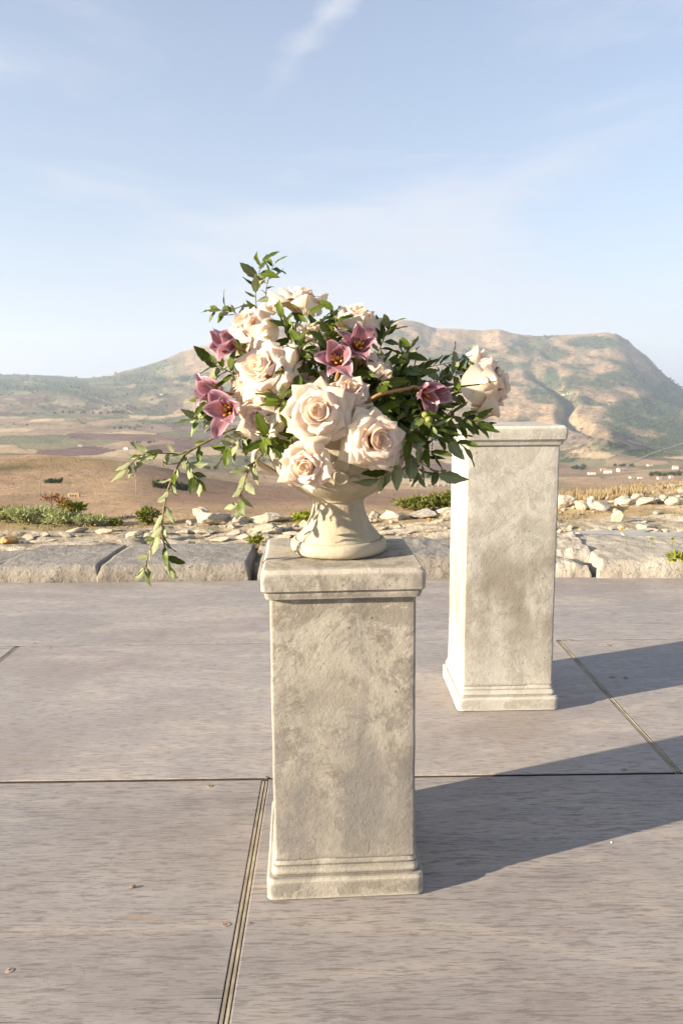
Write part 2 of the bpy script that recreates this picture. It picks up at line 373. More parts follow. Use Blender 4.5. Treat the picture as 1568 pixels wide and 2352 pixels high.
def mat_petal():
    m = Mat('rose_petal', 0.55, 0.25); a = m.N('ShaderNodeSeparateColor'); m.L(m.attr(), a.inputs[0])
    u, v, ring = a.outputs[0], a.outputs[1], a.outputs[2]
    c = m.coord()
    base = m.mix(m.ramp(v, 0.15, 0.75), (0.80, 0.62, 0.52), (0.84, 0.73, 0.64))
    base = m.mix(m.ramp(v, 0.72, 1.0, 0, 0.8), base, (0.86, 0.80, 0.71))
    outer = m.mix(m.ramp(v, 0.0, 0.55), (0.68, 0.64, 0.30), (0.82, 0.755, 0.62))
    outer = m.mix(m.ramp(m.noise(c, 2.2, 4), 0.60, 0.75, 0, 0.55), outer, (0.74, 0.70, 0.40))
    col = m.mix(m.ramp(ring, 0.45, 0.95), base, outer)
    vn = m.N('ShaderNodeCombineXYZ'); m.L(m.math('MULTIPLY', u, 26.0), vn.inputs[0]); m.L(m.math('MULTIPLY', v, 3.0), vn.inputs[1]); m.L(ring, vn.inputs[2])
    st = m.noise(vn.outputs[0], 1.0, 4)
    col = m.mix(m.ramp(st, 0.55, 0.75, 0, 0.15), col, (0.82, 0.64, 0.54))
    bru = m.math('MULTIPLY', m.ramp(m.noise(c, 5.0, 4, 0.6), 0.64, 0.72), m.ramp(v, 0.80, 1.0))
    col = m.mix(m.math('MULTIPLY', bru, 0.55), col, (0.55, 0.42, 0.26))
    pk = m.ramp(m.rnd(), 0.55, 1.0, 0, 0.30)
    col = m.mix(pk, col, (0.80, 0.60, 0.53))
    n = m.bump(st, 0.05, 0.01); n = m.bump(m.noise(c, 3, 2), 0.06, 0.03, n)
    out = m.done(col, nrm=n); m.translucent(m.mix(1.0, col, (1.05, 0.92, 0.74), 'MULTIPLY'), 0.42); return out

def mat_tulip():
    m = Mat('tulip_petal', 0.42, 0.35); a = m.N('ShaderNodeSeparateColor'); m.L(m.attr(), a.inputs[0]); u, v = a.outputs[0], a.outputs[1]
    uu = m.math('ABSOLUTE', m.math('SUBTRACT', u, 0.5))
    vn = m.N('ShaderNodeCombineXYZ'); m.L(m.math('MULTIPLY', u, 34.0), vn.inputs[0]); m.L(m.math('MULTIPLY', v, 2.2), vn.inputs[1]); m.L(m.math('MULTIPLY', m.rnd(), 9.0), vn.inputs[2])
    st = m.noise(vn.outputs[0], 1.0, 5, 0.6)
    col = m.mix(m.ramp(v, 0.05, 0.5), (0.36, 0.06, 0.03), (0.26, 0.105, 0.135))
    col = m.mix(m.ramp(st, 0.38, 0.64, 0, 0.75), col, (0.46, 0.27, 0.30))
    edge = m.math('ADD', m.ramp(uu, 0.30, 0.49), m.ramp(v, 0.80, 1.0, 0, 0.7), True)
    col = m.mix(m.math('MULTIPLY', edge, 0.85), col, (0.66, 0.46, 0.54))
    out = m.done(col, nrm=m.bump(st, 0.3, 0.03)); m.translucent(m.mix(1.0, col, (1.1, 0.85, 0.82), 'MULTIPLY'), 0.28); return out

M_ped1 = mat_plaster('pedestal_plaster', (0.43, 0.388, 0.318), (0.335, 0.295, 0.236), (0.178, 0.153, 0.122), (0.20, 0.182, 0.164), 0.62, (.02, .46, .85, (.205, .188, .172)))  # last tuple: grey stains plus the lower half's shade, put into the colour
M_ped2 = mat_plaster('pale_pedestal_plaster', (0.48, 0.455, 0.40), (0.43, 0.405, 0.352), (0.33, 0.305, 0.26), (0.235, 0.20, 0.155), 0.45, (.28, .66, .8, (.20, .17, .13)))
M_urn = mat_urn(); M_wood = mat_wood()
M_bar = mat_plain('worn_edge_batten', (0.29, 0.245, 0.18), 0.6, 0.3, 0.3, 14)
M_dark = mat_plain('shaded_bearer', (0.05, 0.043, 0.038), 0.9, 0.1)
M_edge = mat_plain('dark_board_edge', (0.07, 0.055, 0.045), 0.9, 0.1)  # panel sides coloured dark, so the joints show as dark lines
M_knot = mat_plain('wood_knot', (0.27, 0.205, 0.16), 0.7, 0.2, 0.4, 90)
M_groove = mat_plain('plug_outline', (0.22, 0.185, 0.16), 0.8, 0.1, 0.4, 120)
M_slab = mat_limestone('grey_slab_stone', (0.29, 0.255, 0.21), (0.215, 0.185, 0.15), (0.14, 0.115, 0.085), 1.0, 0.75)  # shade of the side faces worked into the base; grey covers the tops
M_slab2 = mat_limestone('pale_slab_stone', (0.42, 0.375, 0.31), (0.33, 0.29, 0.235), (0.22, 0.18, 0.14), 1.0, 0.0)
M_rock = mat_limestone('pale_limestone', (0.62, 0.55, 0.43), (0.48, 0.41, 0.30), (0.36, 0.27, 0.165), 1.6)
M_rock2 = mat_limestone('grey_limestone', (0.47, 0.44, 0.39), (0.35, 0.32, 0.275), (0.24, 0.20, 0.16), 1.6)
M_ochre = mat_plain('ochre_stone', (0.42, 0.25, 0.10), 0.9, 0.1, 0.3, 20)
M_board = mat_plain('pale_board', (0.36, 0.34, 0.30), 0.7, 0.2, 0.15, 8)
M_ground = mat_near_ground(); M_hills = mat_hills()
M_leaf_top = mat_leaf('leaf_upper', (0.050, 0.078, 0.008), (0.115, 0.155, 0.013), 0.42, 0.30, 0.32)
M_leaf_pale = mat_leaf('leaf_underside', (0.23, 0.25, 0.12), (0.31, 0.33, 0.18), 0.7, 0.2, 0.22)
M_leaf_light = mat_leaf('leaf_young', (0.10, 0.14, 0.035), (0.16, 0.20, 0.06), 0.4, 0.4, 0.25)
M_twig = mat_plain('twig_bark', (0.21, 0.155, 0.075), 0.7, 0.2, 0.35, 120)
M_greenstem = mat_plain('rose_stem', (0.17, 0.21, 0.045), 0.5, 0.3, 0.25, 60)
M_calyx = mat_plain('rose_calyx', (0.11, 0.17, 0.03), 0.5, 0.3, 0.25, 60)
M_tulipstem = mat_plain('tulip_stem', (0.36, 0.19, 0.075), 0.5, 0.3, 0.3, 60)
M_anther = mat_plain('anther', (0.78, 0.40, 0.04), 0.7, 0.2, 0.25, 80)
M_pistil = mat_plain('pistil', (0.42, 0.25, 0.13), 0.7, 0.2, 0.25, 80)
M_acorn = mat_plain('acorn_nut', (0.20, 0.22, 0.03), 0.35, 0.5, 0.2, 60)
M_acup = mat_plain('acorn_cup', (0.30, 0.25, 0.14), 0.85, 0.1, 0.45, 300)
M_foam = mat_plain('dark_foam_backing', (0.018, 0.024, 0.009), 0.95, 0.05, 0.5, 90)
M_petal = mat_petal(); M_tulip = mat_tulip()
def mat_foliage(name, a, b, trans=0.2):
    m = Mat(name, 0.6, 0.2); k = m.mix(m.attr(), a, b); out = m.done(k)
    m.translucent(m.mix(1.0, k, (1.5, 1.6, 0.8), 'MULTIPLY'), trans); return out
M_sage = mat_foliage('sage_foliage', (0.22, 0.235, 0.11), (0.38, 0.39, 0.21))
M_lime = mat_foliage('yellow_green_foliage', (0.13, 0.16, 0.015), (0.30, 0.30, 0.03))
M_olive = mat_foliage('olive_green_foliage', (0.085, 0.10, 0.018), (0.20, 0.20, 0.045))
M_darkfol = mat_foliage('dark_tree_foliage', (0.030, 0.045, 0.014), (0.075, 0.095, 0.030))
M_scrub = mat_foliage('dry_scrub', (0.10, 0.085, 0.04), (0.25, 0.18, 0.09))
M_hay = mat_foliage('dry_grass', (0.24, 0.175, 0.10), (0.36, 0.275, 0.165))
M_rusty = mat_foliage('rust_seed_heads', (0.16, 0.065, 0.025), (0.27, 0.12, 0.05))
M_house = mat_plain('white_render', (0.78, 0.74, 0.66), 0.8, 0.2, 0.06, 3)
M_tan = mat_plain('tan_masonry', (0.48, 0.33, 0.19), 0.9, 0.1, 0.2, 2)
M_roof = mat_plain('clay_roof', (0.40, 0.26, 0.17), 0.9, 0.1, 0.2, 3)
M_hole = mat_plain('dark_opening', (0.035, 0.03, 0.025), 0.9, 0.1)
M_road = mat_plain('dusty_road', (0.33, 0.265, 0.19), 0.95, 0.05, 0.12, 0.2)
M_pole = mat_plain('grey_pole', (0.33, 0.29, 0.24), 0.8, 0.2)

# ------------------------------------------------------------------ the hills: heights from sight lines at each distance
ROWS = [
 (12, [(0, 1450)]), (30, [(0, 1262), (1568, 1250)]), (70, [(0, 1214), (1568, 1196)]),
 (150, [(-600, 1180), (0, 1178), (600, 1180), (1100, 1180), (1568, 1168)]),
 (300, [(-600, 1108), (0, 1106), (300, 1118), (600, 1142), (900, 1158), (1568, 1150)]),
 (420, [(-600, 1052), (0, 1046), (90, 1044), (200, 1050), (300, 1061), (380, 1078), (450, 1097), (560, 1117), (700, 1131), (950, 1141), (1568, 1133)]),
 (520, [(-600, 1078), (0, 1076), (300, 1087), (450, 1102), (600, 1113), (780, 1123), (950, 1128), (1568, 1116)]),
 (900, [(-600, 1046), (0, 1047), (200, 1049), (450, 1066), (600, 1086), (780, 1097), (950, 1100), (1280, 1096), (1568, 1085)]),
 (1400, [(-600, 1004), (0, 1006), (300, 1012), (600, 1032), (780, 1052), (950, 1066), (1280, 1072), (1420, 1070), (1568, 1062)]),
 (2000, [(-600, 968), (0, 970), (300, 976), (600, 1000), (780, 1014), (950, 1030), (1200, 1040), (1280, 1035), (1350, 1020), (1410, 1000), (1470, 1030), (1568, 1042), (2400, 1040)]),
 (2800, [(-600, 930), (0, 932), (300, 938), (600, 952), (780, 965), (950, 978), (1120, 985), (1280, 978), (1420, 985), (1568, 1008), (2400, 1020)]),
 (3600, [(-600, 898), (0, 899), (300, 901), (450, 890), (600, 876), (780, 875), (950, 890), (1120, 905), (1280, 900), (1420, 905), (1568, 950), (2400, 1000)]),
 (4400, [(-600, 876), (0, 873), (200, 879), (300, 868), (480, 830), (620, 800), (780, 798), (950, 800), (1120, 820), (1280, 826), (1400, 826), (1480, 850), (1568, 912), (1800, 972), (2400, 990)]),
 (5200, [(-600, 880), (-200, 862), (0, 864), (90, 866), (200, 871), (235, 867), (300, 851), (370, 832), (420, 812), (480, 793), (560, 772), (650, 752), (730, 741), (780, 749), (850, 750), (900, 740), (930, 738), (965, 743), (1000, 755), (1060, 758), (1110, 761), (1145, 755), (1180, 765), (1240, 771), (1300, 768), (1390, 766), (1412, 769), (1440, 785), (1455, 803), (1480, 820), (1510, 850), (1540, 875), (1568, 894), (1640, 930), (1800, 962), (2400, 985)]),
 (6600, [(-600, 940), (0, 925), (400, 895), (730, 850), (1000, 850), (1300, 860), (1450, 900), (1568, 940), (2400, 990)]),
]
def slope_of(px, py):       # z-per-metre of the sight line (arrays)
    a = np.asarray(px)-784.0; b = np.asarray(py)-1176.0
    c, s = math.cos(-ROLL), math.sin(-ROLL); a, b = c*a-s*b, s*a+c*b
    cp, sp = math.cos(PITCH), math.sin(PITCH); y = F_PX*cp-b*sp
    return (-b*cp-F_PX*sp)/y
PX0, PX1 = -1400, 3000
GX = np.concatenate([np.arange(PX0, -60, 22.0), np.arange(-60, 1640, 4.0), np.arange(1640, PX1+1, 22.0)])
GLY = np.log(np.array([r[0] for r in ROWS], float))
NY = 330
LY = np.concatenate([np.linspace(GLY[0], math.log(280), 70, endpoint=False), np.linspace(math.log(280), math.log(6600), NY-70)])
def terrain_grid():
    S = []
    for Y, pts in ROWS:
        xs = np.array([p[0] for p in pts], float); ys = np.array([p[1] for p in pts], float)
        yv = np.interp(GX, xs, ys)
        if Y < 5000 and len(pts) > 1:                     # soften the corners of the control lines
            for _ in range(14): yv[1:-1] = (yv[:-2]+2*yv[1:-1]+yv[2:])/4
        S.append(slope_of(GX, yv)*Y+CAM_H)
    S = np.array(S)
    Z = np.empty((len(LY), len(GX)))
    d = np.empty_like(S)                                   # Catmull-like tangents in log distance, monotone-limited
    d[1:-1] = (S[2:]-S[:-2])/(GLY[2:]-GLY[:-2])[:, None]; d[0] = d[1]; d[-1] = d[-2]
    for j, l in enumerate(LY):
        k = min(max(np.searchsorted(GLY, l)-1, 0), len(GLY)-2); h = GLY[k+1]-GLY[k]; t = (l-GLY[k])/h
        Z[j] = ((2*t**3-3*t**2+1)*S[k]+(t**3-2*t**2+t)*h*d[k]+(-2*t**3+3*t**2)*S[k+1]+(t**3-t**2)*h*d[k+1])
    Yg = np.exp(LY)[:, None]*np.ones_like(GX)[None]
    X = Yg*((GX-784.0)/ (F_PX/math.cos(PITCH)))[None]*1.0
    return X, Yg, Z
TX, TY, TZ = terrain_grid()
PXG = np.ones_like(LY)[:, None]*GX[None]
def sm(x, a, b):
    t = np.clip((x-a)/(b-a), 0, 1); return t*t*(3-2*t)
amp = np.interp(TY, [12, 60, 200, 420, 520, 900, 2000, 2600, 3600, 4600, 5200, 6600], [0, 0.25, 1.8, 1.6, 3.0, 8, 14, 30, 44, 38, 9, 20])
rid = 1-np.abs(fbm(TX/480+3.3, TY/800, 6, 3, 0.55))*2.4
soft = fbm(TX/300, TY/300, 6, 8, 0.55)
mount = sm(PXG, 380, 700)*sm(TY, 2200, 3000)
TZ = TZ+amp*(soft*(1-mount*0.55)+mount*(rid-0.55)*0.9)
TZ = TZ+np.interp(TY, [12, 400, 1000, 6600], [0, 0.8, 1.5, 5])*fbm(TX/45, TY/45, 4, 21)
RAVINE = [(1225, 862), (1262, 882), (1300, 912), (1312, 925), (1296, 950), (1300, 968), (1335, 985), (1375, 1006)]
def px_of(X, Y, Z):
    z = Z-CAM_H; yc = Y*math.cos(PITCH)-z*math.sin(PITCH); zc = z*math.cos(PITCH)+Y*math.sin(PITCH)
    a = F_PX*X/yc; b = -F_PX*zc/yc; c, s = math.cos(ROLL), math.sin(ROLL)
    return 784+c*a-s*b, 1176+s*a+c*b
def carve():
    global TZ
    px, py = px_of(TX, TY, TZ); d = np.full(px.shape, 1e3)
    for (ax, ay), (bx, by) in zip(RAVINE[:-1], RAVINE[1:]):
        vx, vy = bx-ax, by-ay; t = np.clip(((px-ax)*vx+(py-ay)*vy)/(vx*vx+vy*vy), 0, 1)
        d = np.minimum(d, np.hypot(px-ax-t*vx, (py-ay-t*vy)*1.4))
    far = sm(TY, 1900, 2300)*sm(TY, 5000, 4600)
    TZ = TZ-38*np.exp(-(d/13)**2)*far+9*np.exp(-((d-28)/16)**2)*far
    hump = np.exp(-((px-1350)/55)**2-((py-1022)/26)**2)*sm(TY, 1500, 1700)*sm(TY, 2700, 2300)
    TZ = TZ+hump*16*np.abs(fbm(TX/40, TY/60, 5, 91))*2
    return np.exp(-(d/11)**2)*far, hump
RAV_M, HUMP_M = carve()
def terrain_z(x, y):
    l = math.log(y); j = min(max(int(np.searchsorted(LY, l))-1, 0), len(LY)-2)
    g = x/y*(F_PX/math.cos(PITCH))+784; i = min(max(int(np.searchsorted(GX, g))-1, 0), len(GX)-2)
    t = (l-LY[j])/(LY[j+1]-LY[j]); u = (g-GX[i])/(GX[i+1]-GX[i])
    return (TZ[j, i]*(1-u)+TZ[j, i+1]*u)*(1-t)+(TZ[j+1, i]*(1-u)+TZ[j+1, i+1]*u)*t
def terrain_hit(px, py, y0=300, y1=6000):
    "where the sight line through a photo pixel first meets the land"
    r = px_ray(px, py); y = y0
    while y < y1:
        x = r[0]*y/r[1]; z = CAM_H+r[2]*y/r[1]
        if terrain_z(x, y) >= z: return Vector((x, y, terrain_z(x, y)))
        y *= 1.006
    return None
WOODS_N = fbm(TX/420+9, TY/420, 5, 31); SCRUB_N = fbm(TX/90, TY/140, 4, 44)
def land_colours():
    px, py = px_of(TX, TY, TZ)
    def c3(*v): return np.array(v, float)
    idv, f1, f2 = cells(TX/105+fbm(TX/400, TY/400, 3, 5)*0.5, TY/200+fbm(TX/300, TY/300, 3, 6)*0.5, 7)
    pal = 1.1*np.array([[.42, .30, .18], [.27, .18, .12], [.23, .205, .125], [.22, .135, .10], [.36, .26, .17], [.185, .175, .105], [.30, .21, .155], [.52, .39, .24], [.19, .115, .10]])
    col = pal[(idv*8.999).astype(int)]
    hedge = (1-sm(f2-f1, 0.0, 0.09))[..., None]*0.8*(hash2(np.floor(TX/300), np.floor(TY/300), 77) > 0.35)[..., None]
    col = col*(1-hedge)+c3(.10, .12, .05)*hedge
    # near hill: dry brown grass, ploughed
    near = sm(TY, 480, 430)[..., None]
    nb = fbm(TX/30, TY/60, 5, 12)[..., None]
    dry = c3(.46, .31, .185)*(1+0.45*nb)
    plough = sm(px, 250, 420)*sm(py, 1170, 1150)
    dry = dry*(1-plough[..., None]*0.8)+c3(.30, .19, .135)*plough[..., None]*0.8
    gr = (np.exp(-((px-60)/170)**2-((py-1082)/20)**2)*sm(fbm(TX/25, TY/25, 4, 15), -0.25, 0.25))[..., None]
    dry = dry*(1-gr*.85)+c3(.11, .105, .035)*gr*.85
    goldh = (np.exp(-((px-190)/130)**2-((py-1062)/14)**2))[..., None]*0.7
    dry = dry*(1-goldh)+c3(.36, .245, .11)*goldh
    col = col*(1-near)+dry*near
    # middle field strip between 450 and 950 m: bare brown
    mid = (sm(TY, 430, 500)*sm(TY, 950, 700)*0.6)[..., None]
    col = col*(1-mid)+c3(.50, .35, .215)*(1+0.25*nb)*mid
    # mountain: pale tan grass with woods
    mt = (sm(TY, 2300, 3000)*sm(px, 330, 560))[..., None]
    tan = c3(.44, .30, .18)*(1+0.5*fbm(TX/160, TY/160, 5, 51)[..., None])
    col = col*(1-mt)+tan*mt
    w = sm(WOODS_N, 0.12, 0.30)*0.75*mt[..., 0]+sm(SCRUB_N, 0.18, 0.42)*0.55*mt[..., 0]
    w = np.maximum(w, wood_mask(px, py)*sm(SCRUB_N+0.35, -0.15, 0.25))
    left = sm(TY, 2600, 3600)*sm(px, 560, 300)
    w = np.maximum(w, left*sm(WOODS_N+0.2, -0.1, 0.2)*0.85)
    w = np.maximum(w, sm(TY, 1500, 2400)*sm(px, 700, 400)*sm(SCRUB_N, 0.05, 0.3)*0.6)
    w = np.maximum(w, RAV_M*.8)
    w = np.clip(w, 0, 1)[..., None]
    hk = (HUMP_M*sm(fbm(TX/35, TY/50, 4, 93), -.2, .2)*.8)[..., None]; col = col*(1-hk)+c3(.17, .145, .115)*hk
    col = col*(1-w)+c3(.075, .100, .052)*w
    rockm = (sm(px, 1400, 1440)*sm(py, 905, 770)*sm(fbm(TX/50, TY/50, 4, 61), -0.15, 0.25)*sm(TY, 4300, 4800))[..., None]*0.7
    col = col*(1-rockm)+c3(.30, .235, .185)*rockm
    return np.clip(col, 0.01, 0.9)
def ell(px, py, cx, cy, rx, ry): return np.clip(1.35-np.hypot((px-cx)/rx, (py-cy)/ry), 0, 1)
def wood_mask(px, py):
    k = np.zeros_like(px)
    for e in [(1365, 786, 75, 16), (1100, 806, 45, 10), (1060, 822, 60, 8), (1275, 905, 70, 26), (1265, 872, 22, 34), (1480, 960, 100, 52), (1545, 990, 80, 52), (1550, 905, 60, 40),
              (1420, 870, 60, 18), (1330, 840, 45, 7), (1200, 800, 40, 9), (60, 885, 150, 14), (330, 870, 60, 14), (460, 870, 60, 14), (1390, 1025, 55, 12), (1500, 1040, 80, 10), (1300, 1050, 30, 14)]:
        k = np.maximum(k, ell(px, py, *e))
    return sm(k, 0.2, 0.6)
def build_terrain():
    nx, ny = len(GX), len(LY)
    V = np.stack([TX, TY, TZ], -1).reshape(-1, 3)
    i = np.arange(nx-1); j = np.arange(ny-1)[:, None]; a = (j*nx+i).ravel()
    Fq = np.stack([a, a+1, a+1+nx, a+nx], 1)
    me = bpy.data.meshes.new('hills'); me.vertices.add(len(V)); me.vertices.foreach_set('co', V.ravel())
    me.loops.add(Fq.size); me.loops.foreach_set('vertex_index', Fq.ravel().astype(np.int32))
    me.polygons.add(len(Fq)); me.polygons.foreach_set('loop_start', np.arange(0, Fq.size, 4, dtype=np.int32)); me.polygons.foreach_set('loop_total', np.full(len(Fq), 4, dtype=np.int32))
    me.update(); me.polygons.foreach_set('use_smooth', np.ones(len(Fq), dtype=bool))
    col = land_colours().reshape(-1, 3); ca = me.color_attributes.new('tint', 'FLOAT_COLOR', 'POINT')
    c4 = np.ones((len(V), 4), dtype=np.float32); c4[:, :3] = col; c4[:, 3] = (0.22+0.78*sm(TY, 1900, 2900)*sm(PXG, 200, 500)).ravel(); ca.data.foreach_set('color', c4.ravel())
    me.materials.append(M_hills); tag(link('hills', me), kind='structure')
build_terrain()

# ------------------------------------------------------------------ plateau ground
def edge_y(x): return 7.35+0.25*np.sin(x*1.3)+np.clip(x-1.6, 0, 4)*0.45
def near_h(x, y):
    rockm = rock_mask(x, y)
    z = -0.055+0.022*fbm(x*1.1, y*1.1, 4, 70)
    led = fbm(x*1.0, y*2.6, 5, 71)
    step = np.floor(led*6)/6+0.16*np.clip((led*6-np.floor(led*6))*3-2, 0, 1)
    crack = np.abs(fbm(x*1.5+4, y*3.2, 4, 72))
    z = z+rockm*(0.055+0.075*step-0.05*sm(crack, 0.05, 0.0))+0.018*fbm(x*6, y*6, 4, 73)
    z = z+np.clip(x-1.7, 0, 5)*0.022*sm(y, 5.6, 7.6)
    e = edge_y(x); z = z-np.clip(y-e, 0, 20)*(0.75-0.60*sm(x, 1.2, 2.0))-np.clip(y-13.2, 0, 20)*0.75*sm(x, 1.2, 2.0)
    z = np.where(y < 4.9, z*sm(y, 4.4, 4.9)-0.14*(1-sm(y, 4.4, 4.9)), z)
    return z
def rock_mask(x, y):
    b = 0.22*fbm(x*0.8, y*0.8, 4, 75)
    lo = 4.6; hi = 6.35+0.12*np.clip(x, 0, 4)
    m = sm(y+b, lo-0.1, lo+0.1)*(1-sm(y+b, hi-0.10, hi+0.16))
    slope = sm(x+b*2, 2.6, 3.3)*sm(y+b, 6.9, 7.3)*sm(fbm(x*2, y*2, 4, 79), -0.25, 0.15)
    return np.clip(np.maximum(m, slope*0.85), 0, 1)
def build_ground():
    xs = np.concatenate([[-70, -40, -20, -11], np.arange(-6.5, 6.6, 0.028), [11, 20, 40, 70]]); ys = np.concatenate([[-70, -30, -10, 0, 3.6, 4.2], np.arange(4.36, 9.6, 0.030), np.arange(9.7, 22.1, 0.25)])
    X, Y = np.meshgrid(xs, ys); Z = near_h(X, Y); Z = np.where(np.abs(X) > 10, np.minimum(Z, -0.1-np.clip(Y-9, 0, 9)*0.7), Z)
    rm = rock_mask(X, Y); crack = sm(np.abs(fbm(X*1.5+4, Y*3.2, 4, 72)), 0.035, 0.0)*rm
    gm = 0.5*sm(fbm(X*1.7, Y*1.7, 4, 76), 0.10, 0.40)*(1-rm)*sm(Y, 6.2, 6.6)*sm(X, 2.8, 1.2)
    col = np.stack([rm, gm, crack], -1).reshape(-1, 3)
    me = mesh('ground', np.stack([X, Y, Z], -1).reshape(-1, 3), grid_faces(len(xs), len(ys)), M_ground, col=col)
    tag(link('ground', me), kind='structure')
build_ground()

_gx = np.arange(-5.5, 5.6, 0.02); _gy = np.arange(4.2, 14.3, 0.02)
_GZ = near_h(*np.meshgrid(_gx, _gy))
def ground_z(x, y):
    i = min(max((x+5.5)/0.02, 0), len(_gx)-2.001); j = min(max((y-4.2)/0.02, 0), len(_gy)-2.001); a, b = int(i), int(j); u, v = i-a, j-b
    return float((_GZ[b, a]*(1-u)+_GZ[b, a+1]*u)*(1-v)+(_GZ[b+1, a]*(1-u)+_GZ[b+1, a+1]*u)*v)
# ------------------------------------------------------------------ plywood deck
W1, L1 = 1.2192, 2.4384
DX, DY, DYAW = -0.22843, 2.07694, 0.0108831
deck = empty('deck', (DX, DY, 0), (0, 0, DYAW)); tag(deck, kind='structure')
def box_bevel(x0, x1, y0, y1, z0, z1, b):
    V = []; 
    for (z, i) in ((z0, 0), (z1-b, 0), (z1, b)):
        V += [(x0+i, y0+i, z), (x1-i, y0+i, z), (x1-i, y1-i, z), (x0+i, y1-i, z)]
    return V, grid_faces(4, 3, True)+[(3, 2, 1, 0), (8, 9, 10, 11)]
JW = 0.0105
ROWV = [(-4*W1, -3*W1, 0), (-3*W1, -2*W1, 1), (-2*W1, -W1, 0), (-W1, 0, 1), (0, W1, 0), (W1, 2.381, 1)]
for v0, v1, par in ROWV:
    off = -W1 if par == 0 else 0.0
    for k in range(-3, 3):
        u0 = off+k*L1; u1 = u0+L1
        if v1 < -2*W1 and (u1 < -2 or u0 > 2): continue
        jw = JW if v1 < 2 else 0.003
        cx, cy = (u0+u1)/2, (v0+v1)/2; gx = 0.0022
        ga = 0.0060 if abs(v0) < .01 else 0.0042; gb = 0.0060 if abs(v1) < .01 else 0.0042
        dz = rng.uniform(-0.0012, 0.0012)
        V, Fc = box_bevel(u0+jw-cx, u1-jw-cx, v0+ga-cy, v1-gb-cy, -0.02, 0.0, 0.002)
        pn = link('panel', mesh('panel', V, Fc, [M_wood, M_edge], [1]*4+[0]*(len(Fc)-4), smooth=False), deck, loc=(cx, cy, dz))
        t = (1.0 if v0 > -.1 else 0.87 if cx < 0 else .81)*rng.uniform(.96, 1.04); pn.color = (t, t, t, 1)     # tone of each board, darker in the nearer rows
        if jw > 0.01 and -3 < u1 < 3:
            for s in (-1, 1):
                V, Fc = box_bevel(-0.0037, 0.0037, v0+0.012-cy, v1-0.012-cy, -0.03, -0.0004, 0.0016)
                link('batten', mesh('batten', V, Fc, M_bar, smooth=False), deck, loc=(u1+s*0.0049, cy, 0))
V, Fc = box_bevel(-3*L1, 3*L1, -4*W1, 2.372, -0.12, -0.026, 0.001)
link('bearer', mesh('bearer', V, Fc, M_dark, smooth=False), deck)
iD = Matrix.Rotation(-DYAW, 4, 'Z') @ Matrix.Translation((-DX, -DY, 0))
def on_deck(px, py, z=0.0):
    r = px_ray(px, py); t = (z-CAM_H)/r[2]; return Vector((r[0]*t, r[1]*t, z))
def disc(n, rx, ry, z0, z1, jit=0.0, dome=False):
    V = [(0, 0, z1)]; 
    for k in range(n):
        t = 2*math.pi*k/n; j = 1+rng.uniform(-jit, jit); V.append((rx*j*math.cos(t), ry*j*math.sin(t), z1))
    for k in range(n): V.append((V[k+1][0]*1.05, V[k+1][1]*1.05, z0))
    Fc = []
    for k in range(n):
        a = 1+k; b = 1+(k+1) % n; Fc += [(0, a, b), (a, a+n, b+n, b)]
    return V, Fc
def ring_mesh(n, rx, ry, w, z):
    V = []; 
    for k in range(n):
        t = 2*math.pi*k/n; j = 1+rng.uniform(-.03, .03)
        for f in (1, 0):
            V.append(((rx+w*f)*j*math.cos(t), (ry+w*f)*j*math.sin(t), z))
    return V, [(2*k, 2*((k+1) % n), 2*((k+1) % n)+1, 2*k+1) for k in range(n)]
for px, py, rx in [(145, 2246, 41), (220, 2052, 32), (283, 1972, 27)]:
    p = iD @ on_deck(px, py); k = m_per_px(p.y+DY, 0)
    V, Fc = ring_mesh(36, rx*k, rx*k*0.9, 0.0006, 0.0014)
    link('plug_outline', mesh('plug_outline', V, Fc, M_groove, smooth=False), deck, loc=(p.x, p.y, 0))
for px, py, rx in [(519, 2125, 9), (576, 2122, 9), (482, 1806, 7), (612, 1786, 6), (116, 2357-868, 5), (118, 1485, 5), (22, 2230, 9), (1435, 1770, 9), (1405, 1555, 7), (1435, 1556, 7), (1308, 1470, 6), (1397, 1482, 6), (1343, 2057, 5), (937, 1488, 4), (80, 1478, 4)]:
    p = iD @ on_deck(px, py); k = m_per_px(p.y+DY, 0)
    V, Fc = disc(12, rx*k*1.0, rx*k*.8, 0.0, 0.0012, 0.12)
    kn = link('screw_plug', mesh('screw_plug', V, Fc, M_knot, smooth=False), deck, loc=(p.x, p.y, 0))
    V, Fc = disc(6, rx*k*.24, rx*k*.2, 0.0012, 0.0018, 0.1)
    link('screw_head', mesh('screw_head', V, Fc, M_dark, smooth=False), kn)

# ------------------------------------------------------------------ rocks
def rock_mesh(seed, mat, flat=0.75, cuts=9, sub=4):
    import bmesh
    bm = bmesh.new(); bmesh.ops.create_icosphere(bm, subdivisions=sub, radius=1.0)
    r = random.Random(seed); off = Vector((seed*3.1, seed*1.7, seed*.9))
    planes = [(rvec(r), r.uniform(0.48, 0.86)) for _ in range(cuts+5)]
    for v in bm.verts:
        c = v.co.normalized(); c = c*(1+0.28*mnoise.fractal(c*1.1+off, 1.0, 2.0, 3))
        for n, d in planes:
            k = c.dot(n)
            if k > d: c -= n*(k-d)*0.98
        c += c.normalized()*0.10*mnoise.fractal(c*4+off, 0.7, 2.0, 5)
        c.z *= flat; v.co = c
    me = bpy.data.meshes.new('rock'); bm.to_mesh(me); bm.free(); me.materials.append(mat)
    me.polygons.foreach_set('use_smooth', np.ones(len(me.polygons), dtype=bool)); return me
ROCKS = [rock_mesh(i, M_rock, rng.uniform(.6, .9)) for i in range(9)]; GROCKS = [rock_mesh(40+i, M_rock2, rng.uniform(.6, .9)) for i in range(3)]
